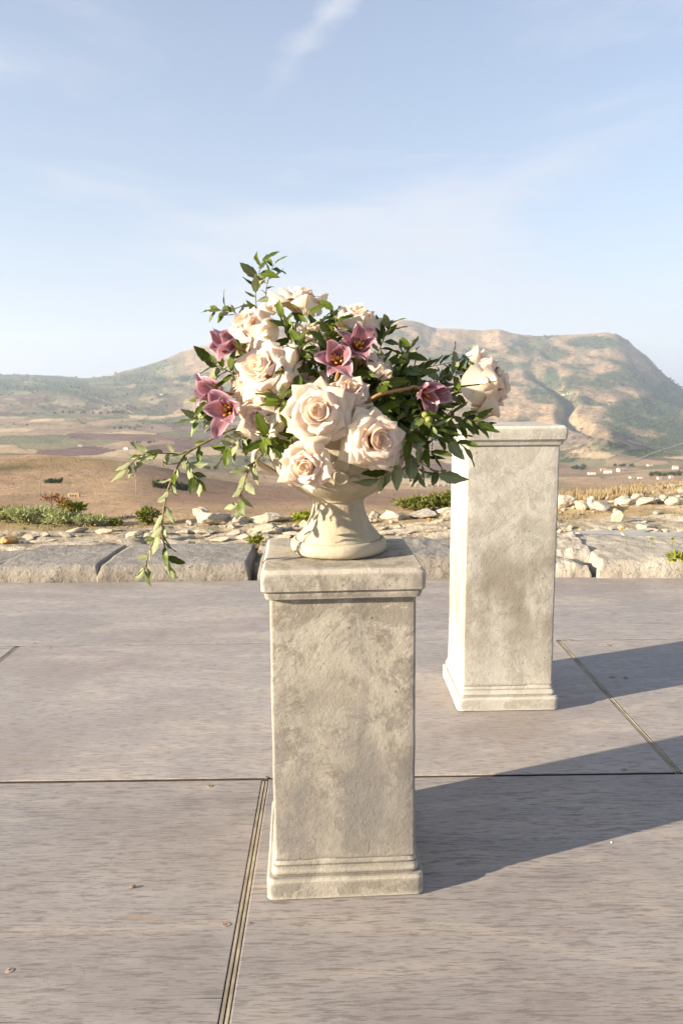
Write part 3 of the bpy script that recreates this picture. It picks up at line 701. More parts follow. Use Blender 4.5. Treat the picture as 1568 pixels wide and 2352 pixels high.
def g_at(px, py, dz=0.0):
    "where a photo pixel meets the plateau"
    r = px_ray(px, py); y = 4.4
    while y < 12:
        x = r[0]*y/r[1]; z = CAM_H+r[2]*y/r[1]; h = ground_z(x, y)
        if h >= z: break
        y += 0.02
    return Vector((x, y, h+dz))
def rock(px, py, wpx, hpx, label, group=None, grey=False, me=None, ry=None):
    "px,py: foot of the rock in the photo; wpx,hpx: its width and height there"
    p = g_at(px, py); k = m_per_px(p.y, 0)
    me = me or rng.choice(GROCKS if grey else ROCKS)
    w = wpx*k/2; h = hpx*k/2
    d = (ry or rng.uniform(.75, 1.1))*min(w, h*1.8)
    o = link('rock', me, loc=(p.x, p.y+d*0.7, p.z+h*0.55)); o.rotation_euler = (rng.uniform(-.2, .2), rng.uniform(-.2, .2), rng.choice((0, math.pi))+rng.uniform(-.3, .3))
    o.scale = (w, d, h/0.72); return tag(o, label, 'rock', group)
def slab(quad, label, seed, mat=M_slab, h=0.095, nu=60, nv=30, rough=0.008, drop=0.08, cat='stone block'):
    "a weathered slab: quad = front-left, front-right, back-right, back-left on the deck level"
    fl, fr, br, bl = [Vector((*q, 0)) for q in quad]; V = []; c = (fl+fr+br+bl)/4
    def P(u, v):
        a = fl.lerp(fr, u); b = bl.lerp(br, u); return a.lerp(b, v)
    nu2, nv2 = nu, nv
    for j in range(nv2):
        for i in range(nu2):
            u = i/(nu2-1); v = j/(nv2-1); p = P(u, v)
            w = mnoise.fractal(Vector((p.x*2.3, p.y*2.3, seed*5)), 1.0, 2.0, 5); ww = mnoise.fractal(Vector((p.x*9, p.y*9, seed*3)), .9, 2.0, 4)
            eu = min(u, 1-u)*(fr-fl).length; ev = min(v, 1-v)*(bl-fl).length; e = min(eu, ev)
            rr = 0.016+0.010*w
            z = h+rough*1.2*w+rough*0.45*ww
            if e < rr:
                t = 1-e/rr; z -= (h*0.5)*(1-math.sqrt(max(0, 1-t*t)))
            # push the outline in and out
            n = Vector((mnoise.noise(Vector((p.x*5, p.y*5, seed))), mnoise.noise(Vector((p.x*5, p.y*5, seed+9))), 0))*0.009
            V.append(p+n+Vector((0, 0, z))-c)
    Fc = grid_faces(nu2, nv2)
    loop = [i for i in range(nu2)]+[j*nu2+nu2-1 for j in range(1, nv2)]+[(nv2-1)*nu2+i for i in range(nu2-2, -1, -1)]+[j*nu2 for j in range(nv2-2, 0, -1)]
    prev = loop; levels = 5
    for lv in range(1, levels+1):
        cur = []
        for k, vi in enumerate(loop):
            q = V[vi].copy(); t = lv/levels
            g = mnoise.fractal(Vector((q.x*11+seed, q.y*11, t*3.0)), .9, 2.0, 4)*0.012
            d = Vector((q.x, q.y, 0)).normalized()
            q += d*(0.012*math.sin(t*3.1)+g); q.z = V[vi].z*(1-t)+(-drop)*t
            V.append(q); cur.append(len(V)-1)
        n = len(loop)
        for k in range(n): Fc.append((prev[k], cur[k], cur[(k+1) % n], prev[(k+1) % n]))
        prev = cur
    me = mesh('stone_slab', V, Fc, mat); o = link('stone_slab', me, loc=c); tag(o, label, cat, 'stone blocks along the deck edge'); return o
YF = 4.475
def sx(px, py=1335, z=0): return on_deck(px, py, z)
slab([(-2.9, YF-.02), (-2.16, YF-.02), (-1.95, 5.02), (-2.9, 5.02)], 'grey rough stone block at the far left of the deck edge', 1, h=0.085)
slab([(-2.12, YF-.02), (-1.472, YF-.02), (-1.478, 5.16), (-2.06, 5.10)], 'grey stone slab with rusty lichen spots along its front face, left of the long slab', 2)
slab([(-1.465, YF-.02), (-0.565, YF), (-0.585, 5.14), (-1.46, 5.16)], 'longest flat grey slab behind the trailing sprig tips', 3)
slab([(-0.50, YF), (0.20, YF), (0.20, 5.2), (-0.53, 5.18)], 'grey slab mostly hidden behind the front pedestal cap', 4, h=0.11)
slab([(0.25, YF), (0.86, YF), (0.80, 5.12), (0.27, 5.14)], 'rounded grey slab seen between the two pedestals', 5, h=0.13, rough=0.018)
slab([(0.90, YF+.02), (1.28, YF+.03), (1.30, 5.0), (0.90, 5.1)], 'stone block hidden behind the rear pedestal shaft', 6, h=0.10, rough=0.02)
slab([(1.55, YF-.02), (2.55, YF-.04), (2.35, 5.22), (1.63, 5.35)], 'large pale rounded stone slab right of the rear pedestal', 8, mat=M_slab2, h=0.105, rough=0.016)
slab([(2.62, YF), (3.3, YF), (3.2, 5.2), (2.55, 5.25)], 'pale stone slab at the right end of the deck edge', 9, mat=M_slab2, h=0.11, rough=0.02)
slab([(1.26, YF+.02), (1.50, YF), (1.50, 4.80), (1.28, 4.82)], 'low lumpy broken slab between the rear pedestal and the large pale slab', 10, mat=M_slab2, h=0.065, rough=0.035)
slab([(1.22, 4.76), (1.60, 4.74), (1.66, 5.30), (1.20, 5.28)], 'rough pale slab lying behind the low lumpy slab by the rear pedestal', 11, mat=M_slab2, h=0.115, rough=0.035)
# boards lying on the bedrock at the right
def board(quad, z0, th, label):
    V = [(x, y, z) for (x, y, z) in quad]+[(x, y, z-th) for (x, y, z) in quad]; c = sum((Vector(v) for v in V), Vector())/8
    V = [Vector(v)-c for v in V]; Fc = [(0, 1, 2, 3), (7, 6, 5, 4), (0, 4, 5, 1), (1, 5, 6, 2), (2, 6, 7, 3), (3, 7, 4, 0)]
    o = link('board', mesh('board', V, Fc, M_board, smooth=False), loc=c); tag(o, label, 'board', 'pale boards lying on the bedrock'); return o
def q(px, py, z): 
    v = on_deck(px, py, z); return (v.x, v.y, v.z)
board([q(1330, 1237, .085), q(1440, 1232, .085), q(1500, 1216, .085), q(1330, 1219, .085)], .085, .012, 'pale flat board lying behind the large pale slab')
board([q(1445, 1238, .10), q(1600, 1262, .10), q(1600, 1222, .10), q(1425, 1222, .10)], .10, .012, 'wider grey board at the right edge of the photo')
# rubble
RB = 'pale limestone rubble on the plateau'
for px, py, w, h, lb in [
    (480, 1206, 90, 42, 'big pale angular boulder left of the dark green bush'), (462, 1196, 46, 34, 'squat pale boulder top at the left end of the rubble heap'),
    (516, 1200, 34, 28, 'grey faced stone leaning on the big angular boulder'), (545, 1208, 60, 22, 'long low pale stone just under the olive green bush'),
    (600, 1203, 80, 26, 'wide pale stone between the hanging sprig and the urn'), (632, 1200, 84, 26, 'orange veined stone left of the urn foot'),
    (655, 1222, 40, 18, 'small rounded white stone below the orange veined stone'), (700, 1214, 40, 24, 'upright white stone touching the urn silhouette on the left'),
    (905, 1196, 82, 34, 'orange and white boulder right of the urn foot'), (975, 1193, 86, 32, 'long grey white boulder between the two pedestals'), (1022, 1190, 60, 26, 'pale stone against the left edge of the rear pedestal'),
    (860, 1192, 36, 24, 'pale stone just right of the urn stem'), (1303, 1168, 62, 42, 'tall cream boulder beside the right edge of the rear pedestal'), (1340, 1172, 40, 24, 'pale stone right of the tall cream boulder'),
    (1365, 1172, 40, 38, 'pointed ochre sided boulder in the right rubble row'), (1388, 1174, 56, 28, 'grey boulder in the right rubble row'), (1440, 1163, 60, 22, 'flat white block in the right rubble row'), (1487, 1160, 58, 24, 'white square block with a shaded right end'),
    (1421, 1199, 34, 30, 'lone white boulder standing on the dry dirt at the right'), (1560, 1162, 50, 26, 'white block at the right edge of the photo')]:
    rock(px, py, w, h, lb, 'boulders along the plateau edge', grey='grey' in lb)
r2 = random.Random(5)
for i in range(120):
    z = i % 5
    lb = ['small loose pale stone in the rubble left and right of the urn foot', 'small loose pale stone on the rubble slope right of the rear pedestal', 'small loose pale stone at the front of the dirt right of the rear pedestal'][0 if z < 2 else 1 if z < 4 else 2]
    if z < 2: px = r2.uniform(430, 1040); py = r2.gauss(1206, 9)
    elif z < 4: px = r2.uniform(1275, 1640); py = 1168-(px-1275)*0.085+abs(r2.gauss(0, 14))*(1 if r2.random() < .7 else -1)
    else: px = r2.uniform(1280, 1620); py = r2.gauss(1222, 8)
    s = abs(r2.gauss(0, 7))+5
    rock(px, py, s*1.5, s*.8, lb, RB, grey=r2.random() < .15)
for i in range(70):
    px = r2.uniform(-40, 1610); s = abs(r2.gauss(0, 12))+10
    rock(px, r2.uniform(1224, 1250), s*2.2, s*.6, 'flat pale bedrock fragment just behind the deck edge slabs', 'bedrock fragments behind the slabs')
rock(985, 1200, 18, 12, 'small bright ochre stone beside the long grey white boulder').data = rock_mesh(77, M_ochre)
o = rock(12, 1252, 46, 24, 'ochre stone lump behind the far left block'); o.data = rock_mesh(78, M_ochre)

# ------------------------------------------------------------------ pedestals
def sq_ring(h, rad, ns=14, nc=5):
    "rounded square outline of half-width h"
    pts = []; s = h-rad
    for k in range(4):
        a0 = k*math.pi/2
        cx, cy = [(s, s), (-s, s), (-s, -s), (s, -s)][k]
        for i in range(nc):
            a = a0+i/(nc-1)*math.pi/2; pts.append((cx+rad*math.cos(a), cy+rad*math.sin(a)))
        nx, ny = [(-s, s), (-s, -s), (s, -s), (s, s)][k]
        ex, ey = pts[-1]; a1 = a0+math.pi/2; sx_, sy_ = nx+rad*math.cos(a1), ny+rad*math.sin(a1)
        for i in range(1, ns): t = i/ns; pts.append((ex+(sx_-ex)*t, ey+(sy_-ey)*t))
    return pts
def sq_lathe(profile, rad, seed, jit=0.0016, dens=0.012, ydepth=1.0):
    V = []; lv = []
    for (h0, z0), (h1, z1) in zip(profile[:-1], profile[1:]):
        n = max(1, int(math.hypot(h1-h0, z1-z0)/dens))
        for i in range(n): t = i/n; lv.append((h0+(h1-h0)*t, z0+(z1-z0)*t))
    lv.append(profile[-1]); nr = None
    for h, z in lv:
        ring = sq_ring(h, min(rad, h*.6)); nr = len(ring)
        for x, y in ring:
            p = Vector((x, y*ydepth, z)); g = mnoise.fractal(p*9+Vector((seed*7, 0, 0)), 1.0, 2.0, 4)*jit+mnoise.fractal(p*40+Vector((seed*3, 0, 0)), .9, 2.0, 3)*jit*.35
            d = Vector((x, y, 0)).normalized(); V.append(p+d*g+Vector((0, 0, g*0.7)))
    Fc = grid_faces(nr, len(lv), True)
    V.append(Vector((0, 0, lv[0][1]))); a = len(V)-1; V.append(Vector((0, 0, lv[-1][1]))); b = len(V)-1
    # lids as concentric fans (top gets rings so that it can be uneven)
    Fc += [(a, (k+1) % nr, k) for k in range(nr)]
    top = (len(lv)-1)*nr; prev = [top+k for k in range(nr)]
    for s in (0.8, 0.6, 0.4, 0.2):
        cur = []
        for k in range(nr):
            q0 = V[top+k]; p = Vector((q0.x*s, q0.y*s, lv[-1][1])); p.z += mnoise.fractal(p*9+Vector((seed, 5, 1)), 1.0, 2.0, 3)*jit*.6
            V.append(p); cur.append(len(V)-1)
        Fc += [(prev[k], prev[(k+1) % nr], cur[(k+1) % nr], cur[k]) for k in range(nr)]; prev = cur
    Fc += [(prev[k], prev[(k+1) % nr], b) for k in range(nr)]
    return V, Fc
def crisp(me, ang=26):
    me.set_sharp_from_angle(angle=R(ang)); return me
def pedestal(label, loc, rot, H, hb, hs, hc, mat, seed, yd=1.0):
    o = empty('pedestal', loc, (0, 0, rot)); tag(o, label, 'pedestal', 'plaster pedestals on the deck')
    r = 0.010
    base = [(hb-.009, 0.0), (hb, .005), (hb, .0455), (hb-.004, .0515), (hb-.011, .0525), (hb-.0115, .056), (hb-.0095, .060), (hb-.010, .066), (hb-.014, .0735), (hb-.0165, .0745), (hs+.004, .080), (hs-.002, .094)]
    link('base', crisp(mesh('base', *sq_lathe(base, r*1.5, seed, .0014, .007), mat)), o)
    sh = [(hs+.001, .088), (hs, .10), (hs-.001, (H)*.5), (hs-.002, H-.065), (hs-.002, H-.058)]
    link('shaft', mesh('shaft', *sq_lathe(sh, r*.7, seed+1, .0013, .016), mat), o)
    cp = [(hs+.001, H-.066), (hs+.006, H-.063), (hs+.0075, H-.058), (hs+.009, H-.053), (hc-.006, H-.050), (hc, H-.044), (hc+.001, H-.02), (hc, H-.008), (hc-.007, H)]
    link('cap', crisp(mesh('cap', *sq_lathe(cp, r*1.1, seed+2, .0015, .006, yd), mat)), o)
    return o
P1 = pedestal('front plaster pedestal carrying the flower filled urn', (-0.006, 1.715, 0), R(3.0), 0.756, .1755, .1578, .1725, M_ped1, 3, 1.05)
P2 = pedestal('bare pale pedestal with dark smudges, standing behind and to the right', (0.578, 2.712, 0), R(1.2), 1.003, .178, .159, .177, M_ped2, 13)

# ------------------------------------------------------------------ urn
UX, UY, UZ = -0.007, 1.722, 0.757
urn = empty('urn', (UX, UY, UZ)); tag(urn, 'buff stone urn on the front pedestal, brimming with flowers', 'urn')
def lathe(profile, n=72, seed=0, jit=.0008, wob=None):
    V = []
    pr = smooth_path([(r, 0, z) for r, z in profile], len(profile)*4)
    for p in pr:
        for k in range(n):
            t = 2*math.pi*k/n; r = max(p.x, .0005)
            q0 = Vector((r*math.cos(t), r*math.sin(t), p.z)); g = mnoise.fractal(q0*22+Vector((seed, 0, 0)), 1.0, 2.0, 4)*jit
            r2_ = r+g; V.append((r2_*math.cos(t), r2_*math.sin(t), p.z))
    return V, grid_faces(n, len(pr), True)
foot_ring = [(.02, 0), (.085, 0), (.100, .001), (.1075, .006), (.1105, .014), (.1100, .023), (.106, .030), (.101, .033), (.0985, .0325), (.0975, .030), (.09, .029), (.03, .028)]
link('foot_ring', mesh('foot_ring', *lathe(foot_ring, seed=1), M_urn), urn)
stem_p = [(.03, .028), (.092, .029), (.0965, .031), (.096, .036), (.089, .045), (.080, .055), (.071, .070), (.0645, .085), (.0600, .100), (.0575, .112), (.0570, .118), (.058, .122)]
link('stem', mesh('stem', *lathe(stem_p, seed=2), M_urn), urn)
bowl_p = [(.050, .119), (.0585, .1195), (.0615, .122), (.0640, .126), (.076, .133), (.0935, .142), (.111, .154), (.127, .170), (.139, .187), (.149, .206), (.156, .225), (.160, .245), (.163, .262), (.170, .270), (.174, .274), (.173, .279), (.167, .280), (.158, .272), (.145, .250), (.125, .215), (.06, .19)]
link('bowl', mesh('bowl', *lathe(bowl_p, 84, seed=3, jit=.0012), M_urn), urn)
# worn relief on the belly: two stacked bosses with a scroll, and lobed handles at the sides
def boss(name, az, z, r, rr, h, par=urn, sq=1.0):
    "a dished disc standing on the bowl"
    n = 20; V = []; prof = [(0, .45*h), (.45, .40*h), (.7, .75*h), (.86, h), (1.0, .8*h), (1.08, -0.4*h)]
    tilt = Matrix.Rotation(az, 4, 'Z') @ Matrix.Translation((r, 0, z)) @ Matrix.Rotation(R(90+35), 4, 'Y')
    for f, hh in prof:
        for k in range(n):
            t = 2*math.pi*k/n; V.append(tilt @ Vector((f*rr*math.cos(t)*sq, f*rr*math.sin(t), hh)))
    link(name, mesh(name, V, grid_faces(n, len(prof), True), M_urn), par)
azc = R(-90+3)
boss('boss', azc, .213, .1525, .018, .0055, sq=1.05); boss('boss', azc, .186, .1405, .017, .0055)
boss('scroll', azc-R(12), .178, .135, .017, .0055); boss('scroll', azc+R(11), .178, .135, .013, .004)
def handle(az):
    V = []; n, k = 12, 18
    for j in range(k):
        v = j/(k-1); 
        for i in range(n):
            t = 2*math.pi*i/n
            wv = .034*math.sin(math.pi*(0.08+0.9*v))**.7; th = .011+.006*math.sin(3*math.pi*v)
            x = .135+.055*math.sin(math.pi*v*.95)+th*math.cos(t); y = wv*math.sin(t)*(1+.18*math.sin(v*12)); z = .268-.085*v
            V.append(Matrix.Rotation(az, 4, 'Z') @ Vector((x, y, z)))
    link('handle', mesh('handle', V, grid_faces(n, k, True)+[tuple(range(n)), tuple(range((k-1)*n, k*n))], M_urn), urn)
handle(R(180+8)); handle(R(-8))
# dark foam dome added as backing, so the bouquet's inside stays dark
V, Fc = [], []
for j in range(10):
    ph = j/9*math.pi/2
    for i in range(28):
        t = 2*math.pi*i/28; p = Vector((.148*math.cos(ph)*math.cos(t), .148*math.cos(ph)*math.sin(t), .10*math.sin(ph)))
        V.append(p*(1+.12*mnoise.fractal(p*20, 1, 2, 3)))
fo = link('foam_backing', mesh('foam_backing', V, grid_faces(28, 10, True), M_foam), loc=(UX, UY, UZ+.24)); tag(fo, 'dark foam backing added inside the urn under the flowers', 'backing')
HUB = Vector((UX, UY+.01, UZ+.27))

# ------------------------------------------------------------------ leaves and sprigs
def leaf_mesh(seed, wav=0.02, width=0.40, bend=0.25, top=None, under=None):
    r = random.Random(seed); V = []; n = 9; col = 5; ph = r.uniform(0, 6)
    sb = bend*r.uniform(.3, 1.4)*r.choice((1, 1, 1, -.6)); fold = r.uniform(.10, .30); tw = r.uniform(-.35, .35)
    for lay in (0, 1):
        for j in range(n):
            v = j/(n-1); w = width*0.5*(math.sin(math.pi*v**0.85)**0.85)*(1-0.25*v)+0.004
            if 0 < j < n-1: w *= 1+(.10 if j % 2 else -.05)
            for i in range(col):
                u = (i-2)/2
                x = u*w; z = fold*abs(u)*w-sb*v*v+wav*math.sin(v*11+ph+u*2)*abs(u); a = tw*v
                x, z = x*math.cos(a)-z*math.sin(a)*.5, z+x*math.sin(a)
                if not lay: V.append(Vector((x, v, z)))
        if lay:
            for j in range(n):
                for i in range(col):
                    du = V[j*col+min(i+1, col-1)]-V[j*col+max(i-1, 0)]; dv = V[min(j+1, n-1)*col+i]-V[max(j-1, 0)*col+i]
                    nn = du.cross(dv); nn = nn.normalized() if nn.length > 1e-9 else Vector((0, 0, 1)); V.append(V[j*col+i]-nn*.012)
    k = n*col; f0 = grid_faces(col, n); f1 = [tuple(reversed([q+k for q in f])) for f in grid_faces(col, n)]
    return mesh('leaf', V, f0+f1, [top or M_leaf_top, under or M_leaf_pale], [0]*len(f0)+[1]*len(f1))
LEAVES = [leaf_mesh(i, wav=rng.uniform(.01, .04), width=rng.uniform(.34, .50)) for i in range(8)]
YLEAVES = [leaf_mesh(50+i, wav=.03, width=rng.uniform(.38, .5), top=M_leaf_light) for i in range(3)]
def acorn(parent, p, axis, s=0.0075):
    V = []; n = 12
    for f, z in ((.02, 0), (.75, .12), (1.0, .5), (1.04, .85), (.92, .95)):
        for k in range(n): t = 2*math.pi*k/n; V.append((f*math.cos(t), f*math.sin(t), z))
    a = link('acorn', mesh('acorn', V, grid_faces(n, 5, True), M_acup), parent, M=Matrix.Translation(p) @ Vector(axis).to_track_quat('Z', 'Y').to_matrix().to_4x4() @ Matrix.Scale(s, 4))
    V = []
    for f, z in ((.90, .85), (.86, 1.1), (.66, 1.42), (.30, 1.62), (.06, 1.72)):
        for k in range(n): t = 2*math.pi*k/n; V.append((f*math.cos(t), f*math.sin(t), z))
    link('nut', mesh('nut', V, grid_faces(n, 5, True)+[tuple(range(4*n, 5*n))], M_acorn), a)
def sprig(pts, n, size, label, group, flip=0.12, rad=0.0016, young=0.0, spread=55, start=0.15, seed=None, acorns=0, up=None, twigs=()):
    "a leafy twig: pts are world points from root to tip; leaves alternate along it and finish in a rosette"
    r = random.Random(seed if seed is not None else rng.random())
    base = Vector(pts[0]); path = [p-base for p in smooth_path(pts, max(8, 5*len(pts)))]
    o = empty('leafy_sprig', base); tag(o, label, 'sprig', group)
    V, Fc = [], []; m = len(path); tube(V, Fc, path, [rad*(1-.6*i/m) for i in range(m)], 5)
    for tw in twigs:
        tp = [p-base for p in smooth_path(tw, 12)]; tube(V, Fc, tp, [rad*.75*(1-.5*i/12) for i in range(12)], 5)
    link('stem', mesh('stem', V, Fc, M_twig), o)
    runs = [(path, n, start)]+[([p-base for p in smooth_path(tw, 12)], max(5, int(len(tw)*2.6)), .25) for tw in twigs]
    for pa, cnt, st in runs:
        k = len(pa); ang = r.uniform(0, 6.28)
        for i in range(cnt):
            t = st+(1-st)*i/max(1, cnt-1); f = t*(k-1); j = min(int(f), k-2); p = pa[j].lerp(pa[j+1], f-j)
            d = (pa[min(j+1, k-1)]-pa[max(j-1, 0)]).normalized()
            ang += 2.4+r.uniform(-.5, .5); a = d.orthogonal().normalized(); side = (Matrix.Rotation(ang, 3, d) @ a)
            sp = R(spread)*(0.15+.6*r.random() if i >= cnt-1 else r.uniform(.7, 1.25))
            ld = (d*math.cos(sp)+side*math.sin(sp)); ld.z -= .12; ld.normalize()
            nrm = (up or Vector((-.25, -.55, .8)))+rvec(r)*.55
            if r.random() < flip: nrm = -nrm
            me = r.choice(YLEAVES) if r.random() < young else r.choice(LEAVES)
            link('leaf', me, o, M=frame(p+ld*.002, ld, nrm, size*r.uniform(.65, 1.15)))
    for i in range(acorns):
        p = path[int(m*(.45+.15*i)) % m]; acorn(o, p+Vector((0, -.008, .002)), (r.uniform(-.5, .5), -.9, r.uniform(-.1, .5)))
    return o
def P(px, py, Y): return at(px, py, Y)
LS = 0.046
SP = [  # (points, leaves, size, flip, label)
 ([(600, 770, 1.74), (587, 692, 1.74), (591, 648, 1.74), (600, 602, 1.73)], 11, .040, .45, 'tallest sprig standing up above the roses against the sky', {}),
 ([(605, 770, 1.75), (608, 700, 1.75), (616, 640, 1.75), (629, 607, 1.75)], 5, .036, .1, 'thin bare sprig with few dark leaves beside the tallest sprig', {'start': .45}),
 ([(560, 760, 1.72), (538, 716, 1.71), (490, 713, 1.70)], 8, .034, .4, 'short sprig pointing left above the upper left tulip', {'start': .35}),
 ([(680, 800, 1.70), (660, 765, 1.66), (650, 728, 1.65)], 6, .044, .05, 'dark leaf pair between the two top roses', {}),
 ([(690, 820, 1.66), (700, 770, 1.62), (708, 722, 1.62)], 6, .038, .1, 'dark leaves under the calyx of the topmost rose', {}),
 ([(790, 800, 1.66), (775, 755, 1.62), (767, 712, 1.62)], 7, .038, .05, 'dark leaf rosette on the left of the upper right rose', {}),
 ([(850, 850, 1.70), (874, 795, 1.69), (893, 748, 1.68)], 9, .045, .1, 'dark sprig rising right of the upper right rose against the hill', {'start': .4}),
 ([(890, 880, 1.66), (915, 845, 1.64), (942, 800, 1.62)], 7, .050, .25, 'sprig with two tall bright leaves and young acorns right of the centre', {'acorns': 3, 'young': .4}),
 ([(900, 880, 1.72), (960, 850, 1.73), (1062, 826, 1.74)], 14, .036, .35, 'long sprig reaching right above the right hand tulip', {'start': .3}),
 ([(930, 930, 1.72), (1010, 880, 1.75), (1075, 850, 1.76)], 12, .042, .25, 'sprig with small acorns below the upper right twig', {'acorns': 2}),
 ([(940, 950, 1.66), (1020, 915, 1.64), (1085, 893, 1.63)], 12, .043, .05, 'dark leafy sprig running towards the far right rose', {}),
 ([(930, 960, 1.62), (1010, 950, 1.60), (1095, 968, 1.59)], 13, .045, .05, 'dark drooping sprig over the left corner of the rear pedestal', {}),
 ([(930, 980, 1.66), (1030, 975, 1.66), (1118, 972, 1.66)], 12, .042, .0, 'longest dark sprig overlapping the rear pedestal cap', {'start': .35}),
 ([(910, 980, 1.60), (980, 995, 1.58), (1055, 1018, 1.58)], 12, .044, .08, 'dark sprig falling in front of the rear pedestal shaft edge', {}),
 ([(900, 980, 1.58), (950, 1015, 1.55), (995, 1040, 1.54)], 8, .045, .3, 'mixed dark and pale sprig below the lower right rose', {}),
 ([(900, 1000, 1.60), (950, 1050, 1.58), (1005, 1088, 1.58)], 5, .052, .85, 'pale backed sprig with a long leaf pointing at the rear pedestal', {'start': .35}),
 ([(930, 1030, 1.60), (955, 1065, 1.59), (962, 1092, 1.59)], 2, .038, .9, 'pale hanging leaf sprig above the viaduct', {'start': .5}),
 ([(930, 1040, 1.56), (905, 1068, 1.55), (872, 1100, 1.55)], 5, .050, .9, 'pale leaves lying over the right flank of the bowl', {'start': .4}),
 ([(960, 930, 1.58), (975, 960, 1.55), (1000, 985, 1.55)], 9, .042, .1, 'bright green sprig with an acorn below the right hand tulip', {'acorns': 2, 'young': .5}),
 ([(860, 860, 1.62), (880, 880, 1.58), (900, 905, 1.57)], 8, .050, .05, 'pair of long dark leaves left of the right hand tulip', {}),
 ([(700, 850, 1.62), (690, 815, 1.57), (688, 790, 1.56)], 9, .042, .05, 'dark rosette in the hollow at the middle of the bouquet', {}),
 ([(720, 860, 1.62), (740, 820, 1.59), (752, 800, 1.58)], 8, .042, .1, 'dark leaves left of the centre tulip', {}),
 ([(660, 900, 1.58), (650, 915, 1.53), (648, 930, 1.52)], 8, .046, .0, 'dark green rosette between the big left rose and the front rose', {'spread': 80}),
 ([(655, 860, 1.60), (668, 850, 1.56), (690, 868, 1.55)], 6, .044, .1, 'dark leaves across the half hidden rose behind the front rose', {}),
 ([(640, 970, 1.60), (615, 1000, 1.55), (603, 1012, 1.54)], 11, .046, .0, 'glossy dark rosette hanging over the left rim of the urn', {'spread': 75}),
 ([(680, 985, 1.58), (668, 1010, 1.54), (672, 1035, 1.53)], 8, .036, .05, 'small dark sprig on the urn rim left of the lowest rose', {'spread': 70}),
 ([(600, 980, 1.62), (555, 1005, 1.60), (520, 1035, 1.60)], 12, .040, .4, 'mixed sprig below the left tulips', {}),
 ([(560, 870, 1.64), (520, 850, 1.62), (488, 835, 1.62)], 8, .044, .2, 'sprig behind the upper tulip of the left pair', {'young': .3}),
 ([(600, 830, 1.66), (572, 830, 1.65), (556, 800, 1.65)], 6, .038, .3, 'small curled sprig left of the big left rose', {'start': .4}),
 ([(560, 950, 1.65), (500, 960, 1.65), (448, 962, 1.65)], 9, .036, .5, 'thin pale sprig pointing left under the left tulips', {'start': .45, 'young': .5}),
 ([(560, 940, 1.64), (500, 930, 1.63), (465, 918, 1.63)], 7, .038, .2, 'leaf cluster peeping left of the left tulips', {'start': .5}),
 ([(760, 800, 1.68), (765, 780, 1.64), (752, 765, 1.63)], 7, .040, .05, 'dark leaves between the two upper middle roses', {}),
 ([(830, 905, 1.60), (850, 930, 1.56), (878, 945, 1.55)], 8, .046, .05, 'dark leaves above the lower right rose', {}),
 ([(1000, 905, 1.66), (1060, 885, 1.65), (1098, 868, 1.64)], 8, .042, .15, 'leafy sprig crowding the neck of the far right rose', {'start': .35}),
 ([(960, 900, 1.68), (1030, 860, 1.70), (1085, 842, 1.70)], 8, .038, .3, 'sprig just above the stem of the far right rose', {'start': .35}),
 ([(720, 780, 1.70), (735, 750, 1.68), (745, 735, 1.68)], 5, .036, .1, 'small dark leaves behind the upper middle rose', {}),
]
for pts, n, s, fl, lb, kw in SP:
    sprig([P(*q_) for q_ in pts], n+4, s*1.10, lb, 'leafy sprigs in the urn', flip=fl, **kw)
sprig([P(*q_) for q_ in [(600, 985, 1.66), (537, 985, 1.62), (485, 1009, 1.60), (438, 1035, 1.58), (423, 1048, 1.575), (399, 1089, 1.57), (383, 1134, 1.56), (373, 1193, 1.56), (370, 1222, 1.56), (347, 1253, 1.56), (334, 1300, 1.56), (330, 1312, 1.56)]], 30, .038,
      'long trailing branch with pale backed leaves hanging far left below the urn', 'leafy sprigs in the urn', flip=.55, rad=.0028, start=.2, seed=4, spread=50, up=Vector((-.5, -.7, .4)),
      twigs=([P(*q_) for q_ in [(424, 1047, 1.575), (400, 1042, 1.57), (352, 1041, 1.57), (318, 1048, 1.565), (292, 1078, 1.56)]], [P(*q_) for q_ in [(370, 1222, 1.56), (381, 1266, 1.555), (391, 1308, 1.55)]],
             [P(*q_) for q_ in [(423, 1048, 1.575), (440, 1080, 1.565), (452, 1105, 1.555)]]))
sprig([P(*q_) for q_ in [(641, 988, 1.60), (597, 1048, 1.56), (573, 1076, 1.55), (555, 1129, 1.545), (545, 1168, 1.545)]], 11, .038, 'shorter branch hanging straight down left of the urn bowl', 'leafy sprigs in the urn', flip=.4, rad=.0026, start=.3, seed=9, up=Vector((-.5, -.7, .3)))
# leaves packed between the flowers
rf = random.Random(21)
for i in range(84):
    a = rf.uniform(0, 2*math.pi); e = rf.uniform(.05, 1.0)
    d = Vector((math.cos(a)*math.cos(e)*1.15+.04, math.sin(a)*math.cos(e)*.9, math.sin(e)*.85)).normalized()
    tip = HUB+Vector((d.x*.205+.03, d.y*.16, d.z*.20)); b = HUB+d*.06
    sprig([b, b.lerp(tip, .6)+rvec(rf)*.008, tip], 9, .050, 'dark green sprig packed among the flowers '+('at the back of the bouquet' if d.y > .35 else 'on top of the bouquet' if d.z > .6 else 'on the left side of the bouquet' if d.x < -.2 else 'on the right side of the bouquet' if d.x > .25 else 'at the front of the bouquet'), 'filler sprigs packed among the flowers', flip=.08, seed=100+i, start=.3)

